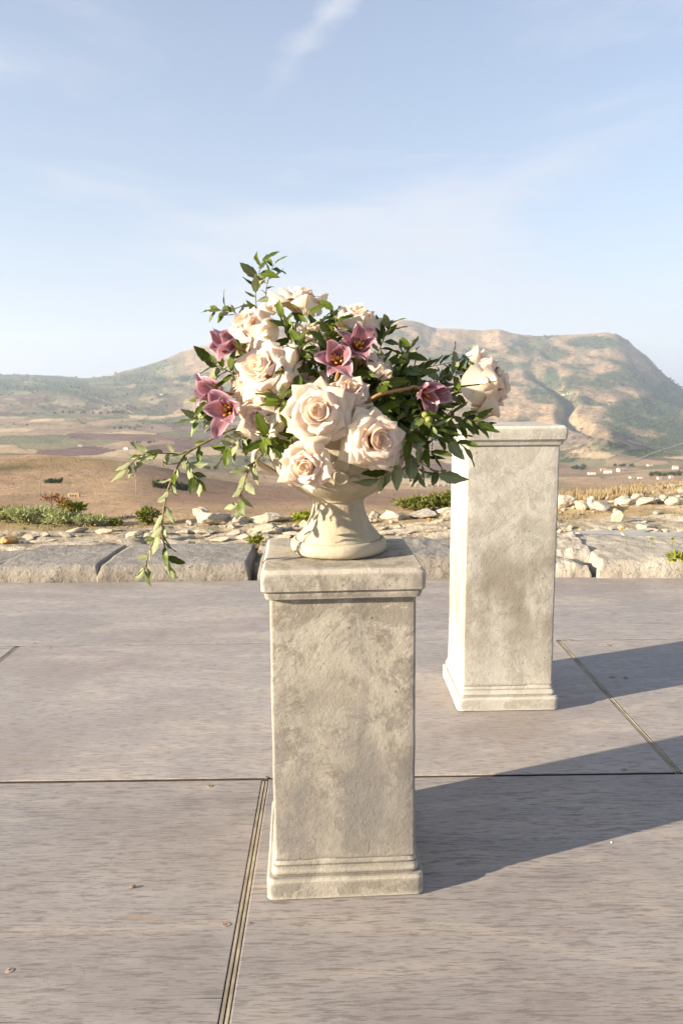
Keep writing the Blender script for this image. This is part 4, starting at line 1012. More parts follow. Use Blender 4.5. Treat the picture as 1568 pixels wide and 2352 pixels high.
# ------------------------------------------------------------------ roses
def petal_geo(L, W, r0, lean0, lean1, curl, cup, roll, tip, ring, seed, wrap=0.0, nu=13, nv=15):
    r = random.Random(seed); V = []; cols = []
    prof = []; rr, zz = r0, 0.0; N = 60; ph = r.uniform(0, 6); tipx = r.uniform(-.18, .18)
    for k in range(N+1):
        v = k/N; lean = lean0+(lean1-lean0)*v**1.15+curl*max(0, (v-.62)/.38)**2
        prof.append((rr, zz, lean)); rr += math.sin(lean)*L/N; zz += math.cos(lean)*L/N
    for j in range(nv):
        v = j/(nv-1)
        w = W*(0.20+0.80*math.sin(math.pi*.5*min(1, v/.62))**1.0)
        if v > .62: q0 = (v-.62)/.38; w *= 1-(1-tip)*q0**1.7
        for i in range(nu):
            u = (i/(nu-1))*2-1; au = abs(u)
            vv = v*(1-0.10*au*au*(v > .3))
            k = min(N, max(0, int(vv*N))); pr, pz, le = prof[k]
            nx, nz = math.cos(le), -math.sin(le)           # outward normal in (r,z)
            t = u*w; off = -cup*w*u*u+roll*W*max(0, (au-.35)/.65)**2*sm1(v, .35, .95)
            t *= 1-0.18*roll*max(0, (au-.35)/.65)*sm1(v, .35, .95)
            off += .012*math.sin(u*2.0+v*3+ph)*v*W*2
            x = pr+nx*off; z = pz+nz*off; t += tipx*w*.5*v*v
            if wrap:
                a = t/max(.08, pr*(1/wrap)); V.append((x*math.cos(a), x*math.sin(a), z))
            else: V.append((x, t, z))
            cols.append((u*.5+.5, v, ring))
    return mesh('petal', V, grid_faces(nu, nv), M_petal, col=cols)
def sm1(x, a, b):
    t = min(1, max(0, (x-a)/(b-a))); return t*t*(3-2*t)
def heart_geo(seed):
    r = random.Random(seed); V = []; cols = []; n = 84; nv = 6; turns = 3.6
    for j in range(nv):
        v = j/(nv-1)
        for i in range(n):
            s = i/(n-1); a = s*turns*2*math.pi; rad = (.02+.20*s**.85)*(0.90+.18*v*v)*(1+.07*math.sin(a*1.7+seed)); top = .93+.06*s+.03*math.sin(a*2.3+seed)
            V.append((rad*math.cos(a), rad*math.sin(a), .68+(top-.68)*v)); cols.append((s, .5+.45*v, .05))
    Fc = grid_faces(n, nv); b = len(V); m_ = 24
    for rad, z in ((.0, .84), (.12, .84), (.24, .80), (.34, .66)):
        for k in range(m_): t = 2*math.pi*k/m_; V.append((rad*math.cos(t), rad*math.sin(t), z)); cols.append((.5, .45, .05))
    Fc += grid_faces(m_, 4, True, b)
    return mesh('rose_heart', V, Fc, M_petal, col=cols)
def rose_set(openk, seed):
    r = random.Random(seed); out = [('heart', heart_geo(seed), 0.0)]
    def ringp(n, L, W, r0, l0, l1, curl, cup, roll, tip, ring, wrap, a0, name='petal'):
        for k in range(n):
            j = lambda s: 1+r.uniform(-s, s)
            out.append((name, petal_geo(L*j(.11), W*j(.14), r0, l0*openk+r.uniform(-.09, .12), l1*openk*j(.16), curl*j(.3), cup*j(.2), roll*j(.35), max(.05, tip*j(.4)), ring, r.random(), wrap), a0+k*2*math.pi/n+r.uniform(-.26, .26)))
    ringp(3, .96, .34, .20, .02, .08, .30, 0, .05, .60, .15, 1.0, .2)
    ringp(3, .98, .46, .26, .02, .25, .75, 0, .12, .42, .30, 1.0, .9)
    ringp(4, 1.02, .58, .20, .12, .60, 1.2, .30, .40, .18, .45, 0, .3)
    ringp(4, 1.12, .66, .15, .40, .98, 1.2, .22, .70, .08, .65, 0, 1.1)
    ringp(5, 1.28, .66, .12, .75, 1.30, .9, .14, .95, .03, .85, 0, .1)
    ringp(3, 1.30, .66, .10, 1.05, 1.60, .7, .10, .9, .03, 1.0, 0, .6)
    ringp(1+seed % 3, 1.42, .60, .10, 1.2, 1.85, .5, .02, .7, .04, 1.0, 0, seed*1.3)
    return out
ROSESETS = [rose_set(1.0, 1), rose_set(.88, 2), rose_set(1.12, 3), rose_set(.70, 4), rose_set(1.2, 5), rose_set(.80, 6), rose_set(1.04, 7)]
def sepal_me():
    V = []; 
    for j in range(6):
        v = j/5; w = .13*math.sin(math.pi*(.25+.75*v))**.8+.004; le = .9+1.3*v
        for i in (-1, 0, 1): V.append((.10+.52*v*math.sin(.6+.5*v), i*w, .02-.35*v*v+.03*abs(i)))
    return mesh('sepal', V, grid_faces(3, 6), M_calyx)
def hip_me():
    V = []; n = 10; pr = [(.04, -.32), (.15, -.22), (.20, -.08), (.19, .03), (.12, .09)]
    for f, z in pr:
        for k in range(n): t = 2*math.pi*k/n; V.append((f*math.cos(t), f*math.sin(t), z))
    return mesh('calyx', V, grid_faces(n, 5, True), M_calyx)
SEPAL, HIP = sepal_me(), hip_me()
def rose(px, py, wpx, Y, axis, kind, spin, label, stem_to=None, mid=.42):
    "px,py: middle of the bloom in the photo; wpx: its width; axis: the way it faces"
    ax = Vector(axis).normalized(); c = at(px, py, Y); s = wpx*m_per_px(Y)*.5/1.10
    base = c-ax*s*mid
    o = empty('rose', base); tag(o, label, 'rose', 'cream and blush roses in the urn')
    Q = ax.to_track_quat('Z', 'Y').to_matrix().to_4x4() @ Matrix.Rotation(spin, 4, 'Z') @ Matrix.Scale(s, 4)
    o.matrix_world = Matrix.Translation(base) @ Q
    for nm, me, a in ROSESETS[kind]: link(nm, me, o, M=Matrix.Rotation(a, 4, 'Z'))
    cal = link('calyx', HIP, o)
    for k in range(5): link('sepal', SEPAL, cal, M=Matrix.Rotation(k*1.257+.3, 4, 'Z'))
    tgt = HUB if stem_to is None else Vector(stem_to)
    inv = o.matrix_world.inverted(); V, Fc = [], []
    p0 = base-ax*s*.28; p1 = base-ax*s*.8; pts = smooth_path([p0, p1, p1.lerp(tgt, .5)-Vector((0, 0, .004)), tgt], 10)
    tube(V, Fc, [inv @ p for p in pts], .0032/s, 7); link('stem', mesh('stem', V, Fc, M_greenstem), o)
    return o
rose(687, 696, 124, 1.72, (.10, .05, 1), 5, .3, 'topmost cream rose seen from the side against the sky', mid=.40)
rose(575, 748, 132, 1.69, (-.60, -.45, .62), 0, 1.1, 'pale rose facing up left behind the upper left tulip')
rose(608, 846, 150, 1.57, (-.52, -.80, .42), 2, .5, 'biggest sunlit cream rose on the left of the bouquet')
rose(556, 882, 92, 1.63, (-.75, -.35, .1), 1, 2.0, 'cream rose half hidden behind the biggest left rose')
rose(597, 965, 118, 1.57, (-.45, -.75, -.05), 3, .9, 'cream rose low on the left beside the lower left tulip')
rose(718, 778, 114, 1.66, (-.05, -.45, .9), 1, 1.7, 'blush rose in the upper middle seen from its side')
rose(815, 732, 120, 1.70, (.05, -.20, 1), 6, 2.3, 'blush rose at the upper right rim of the bouquet')
rose(716, 884, 84, 1.60, (.05, -.6, .65), 3, .2, 'shaded rose tucked behind the large front rose')
rose(730, 945, 148, 1.50, (-.10, -1, .16), 6, .75, 'large open blush rose at the centre front, swirl facing the viewer')
rose(806, 900, 102, 1.56, (.10, -.70, .62), 1, 2.8, 'blush rose to the right of the front rose, under the centre tulip')
rose(866, 852, 112, 1.64, (.55, .25, .55), 1, .4, 'shaded pale rose turned away, right of the centre tulip')
rose(866, 1010, 142, 1.50, (.36, -1, .06), 4, 1.3, 'blush rose at the lower right with a long yellowish pointed petal')
rose(705, 1070, 120, 1.50, (-.22, -1, -.12), 5, 2.2, 'lowest blush rose hanging over the front of the urn bowl')
rose(1130, 880, 150, 1.66, (1, -.20, .10), 0, .6, 'lone cream rose at the far right turned sideways above the rear pedestal', stem_to=at(930, 940, 1.68), mid=.45)

# ------------------------------------------------------------------ tulips
def tulip_petal(lean, bend, L, W, seed):
    r = random.Random(seed); V = []; cols = []; nu, nv = 9, 11; rr, zz = .05, 0; ph = r.uniform(0, 6); pr = []; cupk = r.uniform(.1, .5); twk = r.uniform(-.9, .9)
    for j in range(nv):
        v = j/(nv-1); le = lean*(.55+.45*v)+bend*max(0, v-.55)/.45
        pr.append((rr, zz, le)); rr += math.sin(le)*L/(nv-1); zz += math.cos(le)*L/(nv-1)
    for j in range(nv):
        v = j/(nv-1); w = W*(math.sin(math.pi*min(1, .10+.88*v**.9))**.75)*(1-.10*v)+.012
        for i in range(nu):
            u = i/(nu-1)*2-1; x0, z0, le = pr[j]; off = -cupk*w*u*u+.040*math.sin(u*4+v*6+ph)*v+twk*u*w*v*v+.07*u*math.sin(v*4+ph)*v*v
            V.append((x0+math.cos(le)*off, u*w, z0-math.sin(le)*off)); cols.append((u*.5+.5, v, 0))
    return mesh('petal', V, grid_faces(nu, nv), M_tulip, col=cols)
def anther_me():
    V, Fc = [], []; tube(V, Fc, [(0, 0, .1), (0, 0, .12), (0, 0, .42), (0, 0, .46)], [.012, .045, .038, .01], 6); return mesh('anther', V, Fc, M_anther)
def filament_me():
    V, Fc = [], []; tube(V, Fc, [(0, 0, 0), (0, 0, .14)], .014, 5); return mesh('filament', V, Fc, M_pistil)
def pistil_me():
    V, Fc = [], []; tube(V, Fc, [(0, 0, 0), (0, 0, .1), (0, 0, .36), (0, 0, .40), (0, 0, .45)], [.05, .065, .05, .10, .03], 7); return mesh('pistil', V, Fc, M_pistil)
ANTH, FILA, PIST = anther_me(), filament_me(), pistil_me()
def tulip(px, py, Lpx, Y, axis, leans, spin, label, stem, seed):
    ax = Vector(axis).normalized(); s = Lpx*m_per_px(Y); base = at(px, py, Y)
    o = empty('tulip', base); tag(o, label, 'tulip', 'mauve tulips in the urn')
    o.matrix_world = Matrix.Translation(base) @ ax.to_track_quat('Z', 'Y').to_matrix().to_4x4() @ Matrix.Rotation(spin, 4, 'Z') @ Matrix.Scale(s, 4)
    r = random.Random(seed)
    for k, le in enumerate(leans):
        link('petal', tulip_petal(le, r.uniform(-.7, .95), r.uniform(.85, 1.2), r.uniform(.26, .40), seed*10+k), o, M=Matrix.Rotation(k*2*math.pi/len(leans)+r.uniform(-.15, .15), 4, 'Z'))
    link('pistil', PIST, o)
    for k in range(6):
        f = link('stamen', FILA, o, M=Matrix.Rotation(k*1.047+.2, 4, 'Z') @ Matrix.Rotation(R(r.uniform(14, 30)), 4, 'Y') @ Matrix.Translation((.03, 0, .02)))
        link('anther', ANTH, f)
    inv = o.matrix_world.inverted(); V, Fc = [], []
    pts = smooth_path([base-ax*s*.02, base-ax*s*.35]+[at(*q_) for q_ in stem]+([] if stem and len(stem) > 2 else [HUB]), 14)
    tube(V, Fc, [inv @ p for p in pts], .0036/s, 8); link('stem', mesh('stem', V, Fc, M_tulipstem), o); return o
tulip(538, 796, 62, 1.60, (-.62, -.72, .30), (.35, .55, 1.25, 1.15, .75, .5), 1.4, 'mauve tulip at the upper left, open with orange stamens', [(560, 806, 1.62), (585, 830, 1.66)], 1)
tulip(512, 902, 66, 1.63, (-.72, -.40, .12), (.25, .45, .95, .3, .5, 1.5), .6, 'darker mauve tulip at the far left, seen from its side', [(560, 905, 1.64), (600, 912, 1.65)], 2)
tulip(530, 942, 66, 1.57, (-.35, -.85, .10), (1.0, .5, 1.25, .6, 1.35, .9), .2, 'pink tulip with spread petals below the far left tulip', [(560, 940, 1.62), (600, 940, 1.65)], 3)
tulip(778, 832, 64, 1.535, (-.10, -.85, .38), (.35, .75, 1.25, 1.35, 1.2, .55), 1.15, 'mauve tulip in the centre with orange stamens facing the viewer', [(772, 870, 1.57), (766, 910, 1.60)], 4)
tulip(820, 800, 62, 1.60, (.12, -.75, .42), (.30, 1.15, 1.35, 1.3, .9, 1.1), 1.75, 'mauve tulip behind the centre one with a tall upright petal', [(815, 845, 1.62), (808, 890, 1.64)], 5)
tulip(968, 893, 66, 1.57, (.72, -.62, -.22), (.35, .5, 1.35, .4, 1.55, .6), .9, 'mauve tulip on the right hanging from a curved brown stem', [(939, 892, 1.57), (895, 900, 1.55), (858, 912, 1.54), (818, 945, 1.56)], 6)

# ------------------------------------------------------------------ shrubs, weeds, trees
def foliage_me(name, n, shape, blade, mat, seed, up=0.5, clump=0.35, mode='leaf'):
    "n small leaf blades spread through a volume; tint attribute picks light and dark leaves"
    r = random.Random(seed); V = []; Fc = []; col = []
    cl = [(rvec(r)*r.uniform(.35, 1), r.uniform(.25, .5)) for _ in range(14)]
    for i in range(n):
        c, cr = r.choice(cl); p = c*.72+rvec(r)*cr*r.random()**.4
        if p.length > 1.08: p *= 1.08/p.length
        p.z = p.z*.5+.5 if mode != 'tree' else p.z
        p = Vector((p.x*shape[0], p.y*shape[1], max(0, p.z)*shape[2] if mode != 'tree' else p.z*shape[2]))
        d = (rvec(r)+Vector((0, 0, up))+Vector((p.x/shape[0], p.y/shape[1], 0))*.5).normalized(); L = blade[0]*r.uniform(.6, 1.3); w = blade[1]*r.uniform(.7, 1.3)
        s = d.cross(rvec(r)).normalized(); k = len(V); b = d.cross(s)*L*.12
        V += [p, p+d*L*.5+s*w+b, p+d*L, p+d*L*.5-s*w+b]; Fc.append((k, k+1, k+2, k+3)); t = min(1, max(0, r.gauss(.5, .28))); col += [(t, t, t)]*4
    return mesh(name, V, Fc, mat, smooth=False, col=col)
def shrub(name, loc, shape, n, blade, mat, label, cat, group=None, seed=0, up=.6, stems=5):
    o = empty(name, loc); tag(o, label, cat, group)
    link('foliage', foliage_me('foliage', n, shape, blade, mat, seed, up), o)
    V, Fc = [], []; r = random.Random(seed)
    for k in range(stems): tube(V, Fc, [(0, 0, -.04), (r.uniform(-.3, .3)*shape[0], r.uniform(-.3, .3)*shape[1], shape[2]*.4), (r.uniform(-.7, .7)*shape[0], r.uniform(-.7, .7)*shape[1], shape[2]*.85)], [.008, .006, .003], 5)
    link('stem', mesh('stem', V, Fc, M_twig), o); return o
def gp(px, py): return g_at(px, py)
SH = [
 ('shrub', (60, 1202), (.30, .22, .14), 1100, (.055, .006), M_sage, 'low sage green bush at the left on the plateau edge', 'shrub'),
 ('shrub', (135, 1204), (.27, .2, .12), 900, (.055, .006), M_sage, 'sage green bush next to the rust coloured seed heads', 'shrub'),
 ('shrub', (205, 1206), (.22, .2, .08), 500, (.05, .006), M_sage, 'lowest sage green tuft right of the yellow green weed', 'shrub'),
 ('shrub', (20, 1198), (.16, .2, .13), 500, (.06, .009), M_olive, 'dark olive tuft at the left edge of the photo', 'shrub'),
 ('shrub', (165, 1198), (.13, .12, .20), 420, (.055, .010), M_lime, 'yellow green weed at the left beside the sage bushes', 'shrub'),
 ('shrub', (342, 1206), (.11, .1, .15), 420, (.05, .010), M_olive, 'small olive green bush behind the trailing branch', 'shrub'),
 ('shrub', (497, 1180), (.25, .22, .15), 1300, (.055, .008), M_lime, 'bright olive bush among the boulders left of the urn', 'shrub'),
 ('shrub', (700, 1200), (.16, .12, .09), 500, (.045, .009), M_lime, 'green weeds at the left foot of the urn', 'shrub'),
 ('shrub', (850, 1172), (.16, .16, .10), 500, (.05, .010), M_olive, 'olive weeds right of the urn stem', 'shrub'),
 ('shrub', (960, 1172), (.34, .2, .13), 1000, (.05, .010), M_olive, 'long olive green bush between the urn and the rear pedestal', 'shrub'),
 ('shrub', (1025, 1168), (.20, .2, .19), 900, (.055, .010), M_olive, 'tallest olive bush touching the rear pedestal', 'shrub'),
 ('shrub', (265, 1208), (.10, .1, .05), 160, (.04, .007), M_olive, 'tiny green tuft on the dirt strip', 'shrub'),
 ('shrub', (590, 1250), (.06, .03, .05), 110, (.04, .007), M_lime, 'small yellow green tuft in the gap between two slabs', 'shrub'),
 ('shrub', (1580, 1292), (.16, .06, .06), 260, (.04, .008), M_lime, 'moss like green weed on the large pale slab at the right edge', 'shrub'),
]
for i, (nm, (px, py), shp, n, bl, mt, lb, ct) in enumerate(SH):
    g = gp(px, py)
    if py > 1240: g = on_deck(px, py, .11)
    shrub(nm, g, shp, n, bl, mt, lb, ct, 'low shrubs on the plateau', 300+i)
for i, (px, py, h) in enumerate([(118, 1200, .30), (143, 1200, .26), (150, 1201, .20)]):
    o = empty('dry_weed', gp(px, py)); tag(o, ['tallest rust brown seed head above the sage bushes', 'rust brown seed head beside the yellow green weed', 'shortest rust brown seed head'][i], 'weed', 'rust brown seed heads')
    V, Fc = [], []; tube(V, Fc, [(0, 0, 0), (.01, 0, h*.5), (.03, 0, h)], [.004, .003, .002], 5)
    for k in range(5): a = k*1.3; tube(V, Fc, [(.01, 0, h*(.4+.1*k)), (.01+.06*math.cos(a), .05*math.sin(a), h*(.55+.1*k))], [.003, .0015], 4)
    link('stem', mesh('stem', V, Fc, M_rusty, col=[(.3, .3, .3)]*len(V)), o)
    link('seed_head', foliage_me('seed_head', 130, (.09, .07, h*.5), (.02, .009), M_rusty, 330+i), o, loc=(.02, 0, h*.5))
# bank of dry grass behind the right-hand rubble
def dry_grass():
    r = random.Random(8); V = []; Fc = []; col = []
    for i in range(16000):
        y = 8.2+5.0*r.random(); x = y*(r.uniform(1185, 1600)-784)/1725; e = 7.35+0.25*math.sin(x*1.3)+min(max(x-1.6, 0), 4)*0.45
        if y < e+.15 or x < 1.7: continue
        h = r.uniform(.04, .11)*(.6+.8*max(0, mnoise.noise(Vector((x*.9, y*.6, 2)))+.5)); b = Vector((x, y, ground_z(x, y)-.01))
        if x > y*.40: h *= .45
        d = Vector((r.gauss(0, .22), r.gauss(0, .22), 1)).normalized(); s = Vector((r.gauss(0, 1), r.gauss(0, 1), 0)).normalized()*.011
        k = len(V); V += [b-s, b+s, b+d*h]; Fc.append((k, k+1, k+2)); c = min(1, max(0, r.gauss(.5, .3))); col += [(c, c, c)]*3
    tag(link('dry_grass', mesh('dry_grass', V, Fc, M_hay, smooth=False, col=col)), 'golden dry grass behind the rubble at the right', 'grass', kind='stuff')
dry_grass()
# short green and dry grass on the dirt strip
def strip_grass():
    r = random.Random(18); V = []; Fc = []; col = []
    for i in range(2200):
        x = r.uniform(-2.8, 3.4); y = r.uniform(6.45, 7.4)
        if mnoise.noise(Vector((x*1.7, y*2.2, 7.6))) < .06: continue
        z = ground_z(x, y); h = r.uniform(.015, .05); b = Vector((x, y, z-.004))
        d = Vector((r.gauss(0, .4), r.gauss(0, .4), 1)).normalized(); s = Vector((r.gauss(0, 1), r.gauss(0, 1), 0)).normalized()*.005
        k = len(V); V += [b-s, b+s, b+d*h]; Fc.append((k, k+1, k+2)); c = r.random(); col += [(c, c, c)]*3
    tag(link('short_grass', mesh('short_grass', V, Fc, M_olive, smooth=False, col=col)), 'short green grass in patches on the dirt strip', 'grass', kind='stuff')
strip_grass()
# thin yellow flowered weed on the slab at the right
for i, (px, py, tx, ty) in enumerate([(1440, 1252, 1428, 1216), (1492, 1262, 1496, 1240), (1540, 1258, 1544, 1240)]):
    a = on_deck(px, py, .14); b = at(tx, ty, a.y); o = empty('thin_weed', a); tag(o, ['thin weed with a yellow flower head rising from the pale slab', 'thin green weed right of the yellow flowered one', 'thin green weed nearest the right edge'][i], 'weed', 'thin weeds at the right')
    V, Fc = [], []; tube(V, Fc, [(0, 0, 0), (b-a)*.5+Vector((.004, 0, 0)), b-a], .0022, 4); link('stem', mesh('stem', V, Fc, M_lime, col=[(.8, .8, .8)]*len(V)), o)
    link('flower', foliage_me('flower', 26, (.012, .012, .014), (.010, .004), M_anther if i == 0 else M_lime, 360+i), o, loc=b-a)

# shade trees standing left of the deck, out of frame: their shade lies over the deck
def tree(loc, shape, zc, n, blade, label, seed):
    o = empty('shade_tree', loc); tag(o, label, 'tree', 'trees far left of the deck')
    link('crown', foliage_me('crown', n, shape, blade, M_darkfol, seed, .1, mode='tree'), o, loc=(0, 0, zc))
    V, Fc = [], []; r = random.Random(seed); tube(V, Fc, [(0, 0, -.2), (.05, 0, zc*.5), (0, .05, zc)], [.14, .11, .07], 8)
    for k in range(7): tube(V, Fc, [(.03, 0, zc*r.uniform(.5, .9)), (r.uniform(-.6, .6)*shape[0], r.uniform(-.6, .6)*shape[1], zc+r.uniform(-.2, .6)*shape[2])], [.06, .02], 6)
    link('trunk', mesh('trunk', V, Fc, M_twig), o)
SD = Vector((math.cos(SUN_AZ), math.sin(SUN_AZ), 0)); SN = Vector((-SD.y, SD.x, 0))
for i, (side, zc, rz, rx, n) in enumerate([(3.5, 9.8, 3.5, 1.9, 2100), (0.5, 9.95, 3.65, 2.3, 3500), (-2.6, 9.9, 3.7, 2.3, 2300), (-6.2, 9.9, 3.7, 2.4, 2200)]):
    p = -SD*(43+.8*math.sin(i*2.2))+SN*side; tree((p.x, p.y, -.1), (rx, rx*.95, rz), zc, n, (.24, .07), 'tall leafy tree in the row far left of the deck', 500+i)

# ------------------------------------------------------------------ things far off on the land
def crown_me(seed, n=120):
    return foliage_me('crown', n, (1, 1, 1), (.55, .20), M_darkfol, seed, .2, mode='tree')
CROWNS = [crown_me(600+i) for i in range(5)]
def far_tree(px, py, wpx, hpx, label, group, y0=300):
    h = terrain_hit(px, py, y0)
    if h is None: return
    k = h.y/F_PX; o = link('tree', rng.choice(CROWNS), loc=(h.x, h.y, h.z+hpx*k*.42)); o.scale = (wpx*k*.5, wpx*k*.5, hpx*k*.5); o.rotation_euler = (0, 0, rng.uniform(0, 6)); tag(o, label, 'tree', group)
rt = random.Random(3)
for px, py, w, h, n, lb, g in [(385, 1134, 95, 22, 16, 'dark tree in the grove on the brown hillside at the left', 'grove on the left hillside'), (125, 1124, 36, 14, 6, 'dark shrub tree left of the ruined hut', 'shrub trees left of the hut'),
    (470, 1078, 60, 10, 9, 'tree in the row along the valley stream at the left', 'trees along the valley stream'), (1330, 1078, 36, 12, 8, 'tree of the small wood beside the white farm buildings', 'trees by the farm'), (1430, 1072, 60, 8, 7, 'tree between the farm houses on the right', 'trees between the farm houses'),
    (1530, 1092, 70, 12, 10, 'tree round the white houses at the far right', 'trees round the right houses'), (960, 1098, 80, 14, 12, 'tree in the valley behind the viaduct', 'trees behind the viaduct'), (1030, 1102, 40, 12, 6, 'tree beside the rear pedestal in the valley', 'trees in the valley by the pedestal'),
    (600, 1060, 90, 8, 9, 'tree by the white farm left of the urn', 'trees by the left farm'), (330, 1018, 60, 6, 6, 'tree near the farm buildings on the left slope', 'trees on the left slope'), (300, 985, 120, 6, 8, 'tree in the hedge line of the left valley', 'hedge line trees'), (200, 950, 180, 8, 14, 'tree scattered over the distant left fields', 'distant field trees')]:
    for k in range(n): far_tree(px+rt.uniform(-.5, .5)*w, py+rt.uniform(-.3, .3)*h*.6, rt.uniform(.55, 1.1)*h*1.25, rt.uniform(.7, 1.1)*h, lb, g)
# far-off scrub and woods that read as one mass
def woods():
    r = np.random.RandomState(4); m = wood_mask(*px_of(TX, TY, TZ))*0.9+0.32*sm(WOODS_N, .1, .3)*sm(TY, 2300, 3000)+.24*sm(SCRUB_N, .05, .35)*sm(TY, 1500, 2600)
    m = m*(PXG > -60)*(PXG < 1640)*(TY > 900)*(TY < 5150); jj, ii = np.nonzero(m > r.rand(*m.shape)*1.6)
    base = np.array([[0, 0, 1], [1, 0, .15], [.31, .95, .1], [-.81, .59, .2], [-.81, -.59, .1], [.31, -.95, .2], [.6, .44, .72], [-.6, .44, .66], [0, -.7, .7]], float)
    fc = [(0, 6, 7), (0, 7, 8), (0, 8, 6), (6, 1, 2), (6, 2, 7), (7, 2, 3), (7, 3, 4), (7, 4, 8), (8, 4, 5), (8, 5, 6), (6, 5, 1)]
    sel = r.permutation(len(jj))[:24000]; n = len(sel); jj = jj[sel]; ii = ii[sel]
    s = (TY[jj, ii]/F_PX)*r.uniform(1.2, 3.6, n)
    P0 = np.stack([TX[jj, ii]+r.uniform(-1, 1, n)*TY[jj, ii]*.002, TY[jj, ii]*(1+r.uniform(-.004, .004, n)), TZ[jj, ii]-s*.15], -1)
    V = P0[:, None, :]+base[None]*(s[:, None, None]*np.stack([r.uniform(.8, 1.3, n), r.uniform(.8, 1.3, n), r.uniform(.6, 1.2, n)], -1)[:, None, :])
    t = np.clip(r.normal(.5, .25, n), 0, 1); col = np.repeat(np.stack([t]*3, -1), 9, 0)
    Fa = (np.arange(n)*9)[:, None, None]+np.array(fc)[None]
    me = mesh('scrub_woods', V.reshape(-1, 3), Fa.reshape(-1, 3), M_darkfol, smooth=False, col=col)
    tag(link('scrub_woods', me), 'dark scrub and woods scattered over the far mountain', 'woods', kind='stuff')
woods()
def hill_scrub():
    r = np.random.RandomState(9); n = 2600
    jj = r.randint(0, len(LY), 60000); ii = r.randint(0, len(GX), 60000)
    ok = (TY[jj, ii] > 85) & (TY[jj, ii] < 900) & (PXG[jj, ii] > -60) & (PXG[jj, ii] < 1640) & (fbm(TX[jj, ii]/22, TY[jj, ii]/40, 4, 17)+.25*r.rand(60000) > .18)
    jj = jj[ok][:n]; ii = ii[ok][:n]; n = len(jj); s = TY[jj, ii]/F_PX*r.uniform(.7, 2.6, n)
    base = np.array([[1, 0, 0], [.31, .95, 0], [-.81, .59, 0], [-.81, -.59, 0], [.31, -.95, 0], [.45, .3, .7], [-.5, .2, .8], [.05, -.5, .65]], float); fc = [(0, 1, 5), (1, 2, 6), (1, 6, 5), (2, 3, 6), (3, 4, 7), (3, 7, 6), (4, 0, 7), (0, 5, 7), (5, 6, 7)]
    V = np.stack([TX[jj, ii], TY[jj, ii], TZ[jj, ii]-s*.1], -1)[:, None, :]+base[None]*(s[:, None, None]*np.stack([r.uniform(.8, 1.6, n), r.uniform(.8, 1.6, n), r.uniform(.5, 1.1, n)], -1)[:, None, :])
    t = np.clip(r.normal(.5, .3, n), 0, 1); me = mesh('hillside_scrub', V.reshape(-1, 3), ((np.arange(n)*8)[:, None, None]+np.array(fc)[None]).reshape(-1, 3), M_scrub, smooth=False, col=np.repeat(np.stack([t]*3, -1), 8, 0))
    tag(link('hillside_scrub', me), 'low dry scrub dotted over the near brown hillside', 'scrub', kind='stuff')
hill_scrub()
def hbox(V, Fc, x0, x1, y0, y1, z0, z1):
    k = len(V); V += [(x, y, z) for z in (z0, z1) for x, y in ((x0, y0), (x1, y0), (x1, y1), (x0, y1))]
    Fc += [tuple(k+i for i in f) for f in ((3, 2, 1, 0), (4, 5, 6, 7), (0, 1, 5, 4), (1, 2, 6, 5), (2, 3, 7, 6), (3, 0, 4, 7))]
def house(px, py, wpx, hpx, label, wall=M_house, flat=False, group='far farm houses', y0=520):
    h = terrain_hit(px, py, y0)
    if h is None: return
    k = h.y/F_PX; w = wpx*k; t = hpx*k; o = empty('house', h+Vector((0, 0, -t*.15)), (0, 0, rng.uniform(-.3, .3))); tag(o, label, 'house', group)
    V, Fc = [], []; hbox(V, Fc, -w/2, w/2, -w*.3, w*.3, 0, t*.85); link('wall', mesh('wall', V, Fc, wall, smooth=False), o)
    V, Fc = [], []; z = t*.85
    if flat: hbox(V, Fc, -w*.52, w*.52, -w*.32, w*.32, z, z+t*.08)
    else:
        V = [(-w*.54, -w*.34, z), (w*.54, -w*.34, z), (w*.54, w*.34, z), (-w*.54, w*.34, z), (-w*.54, 0, z+t*.4), (w*.54, 0, z+t*.4)]; Fc = [(0, 1, 5, 4), (2, 3, 4, 5), (1, 2, 5), (3, 0, 4), (3, 2, 1, 0)]
    link('roof', mesh('roof', V, Fc, M_roof, smooth=False), o)
    for sx_ in (-.25, .22):
        V, Fc = [], []; hbox(V, Fc, sx_*w-w*.06, sx_*w+w*.06, -w*.3-.02*w, -w*.3+.02*w, t*.3, t*.6); link('window', mesh('window', V, Fc, M_hole, smooth=False), o)
for px, py, w, h, lb, fl in [(1358, 1090, 16, 7, 'lone white flat roofed shed right of the rear pedestal', True), (1384, 1083, 11, 7, 'yellowish house at the left end of the farm', False), (1395, 1087, 17, 8, 'white main house of the farm on the right', False), (1427, 1082, 20, 7, 'long pale barn of the right farm', False),
    (1452, 1098, 14, 5, 'low white shed below the farm', True), (1469, 1099, 10, 4, 'smallest white shed below the farm', True), (1550, 1078, 12, 8, 'white house at the upper far right', False), (1514, 1101, 10, 6, 'white house among trees at the right', False), (1541, 1098, 9, 6, 'white house nearest the right edge', False), (1492, 1070, 12, 4, 'low house below the mountain road', False),
    (290, 1024-24+32, 10, 5, 'white farm house on the left slope', False), (184, 1026, 9, 5, 'small white house left of the left farm', False), (455, 1000-58+22, 8, 4, 'white house by the road in the left valley', False), (512, 1020, 9, 5, 'white house behind the trailing branch', False), (370, 962-60+5, 7, 3, 'tiny white house high on the left slope', False),
    (692, 1083-14, 24, 7, 'long white farm building left of the urn', False), (570, 1075, 14, 6, 'pale farm building behind the hanging branch', False), (1228-5, 1010, 6, 3, 'tiny house on the tan slope under the rose', False)]:
    house(px, py, w, h, lb, flat=fl, wall=M_house if 'yellow' not in lb else M_tan)
hut = terrain_hit(170, 1141, 60)
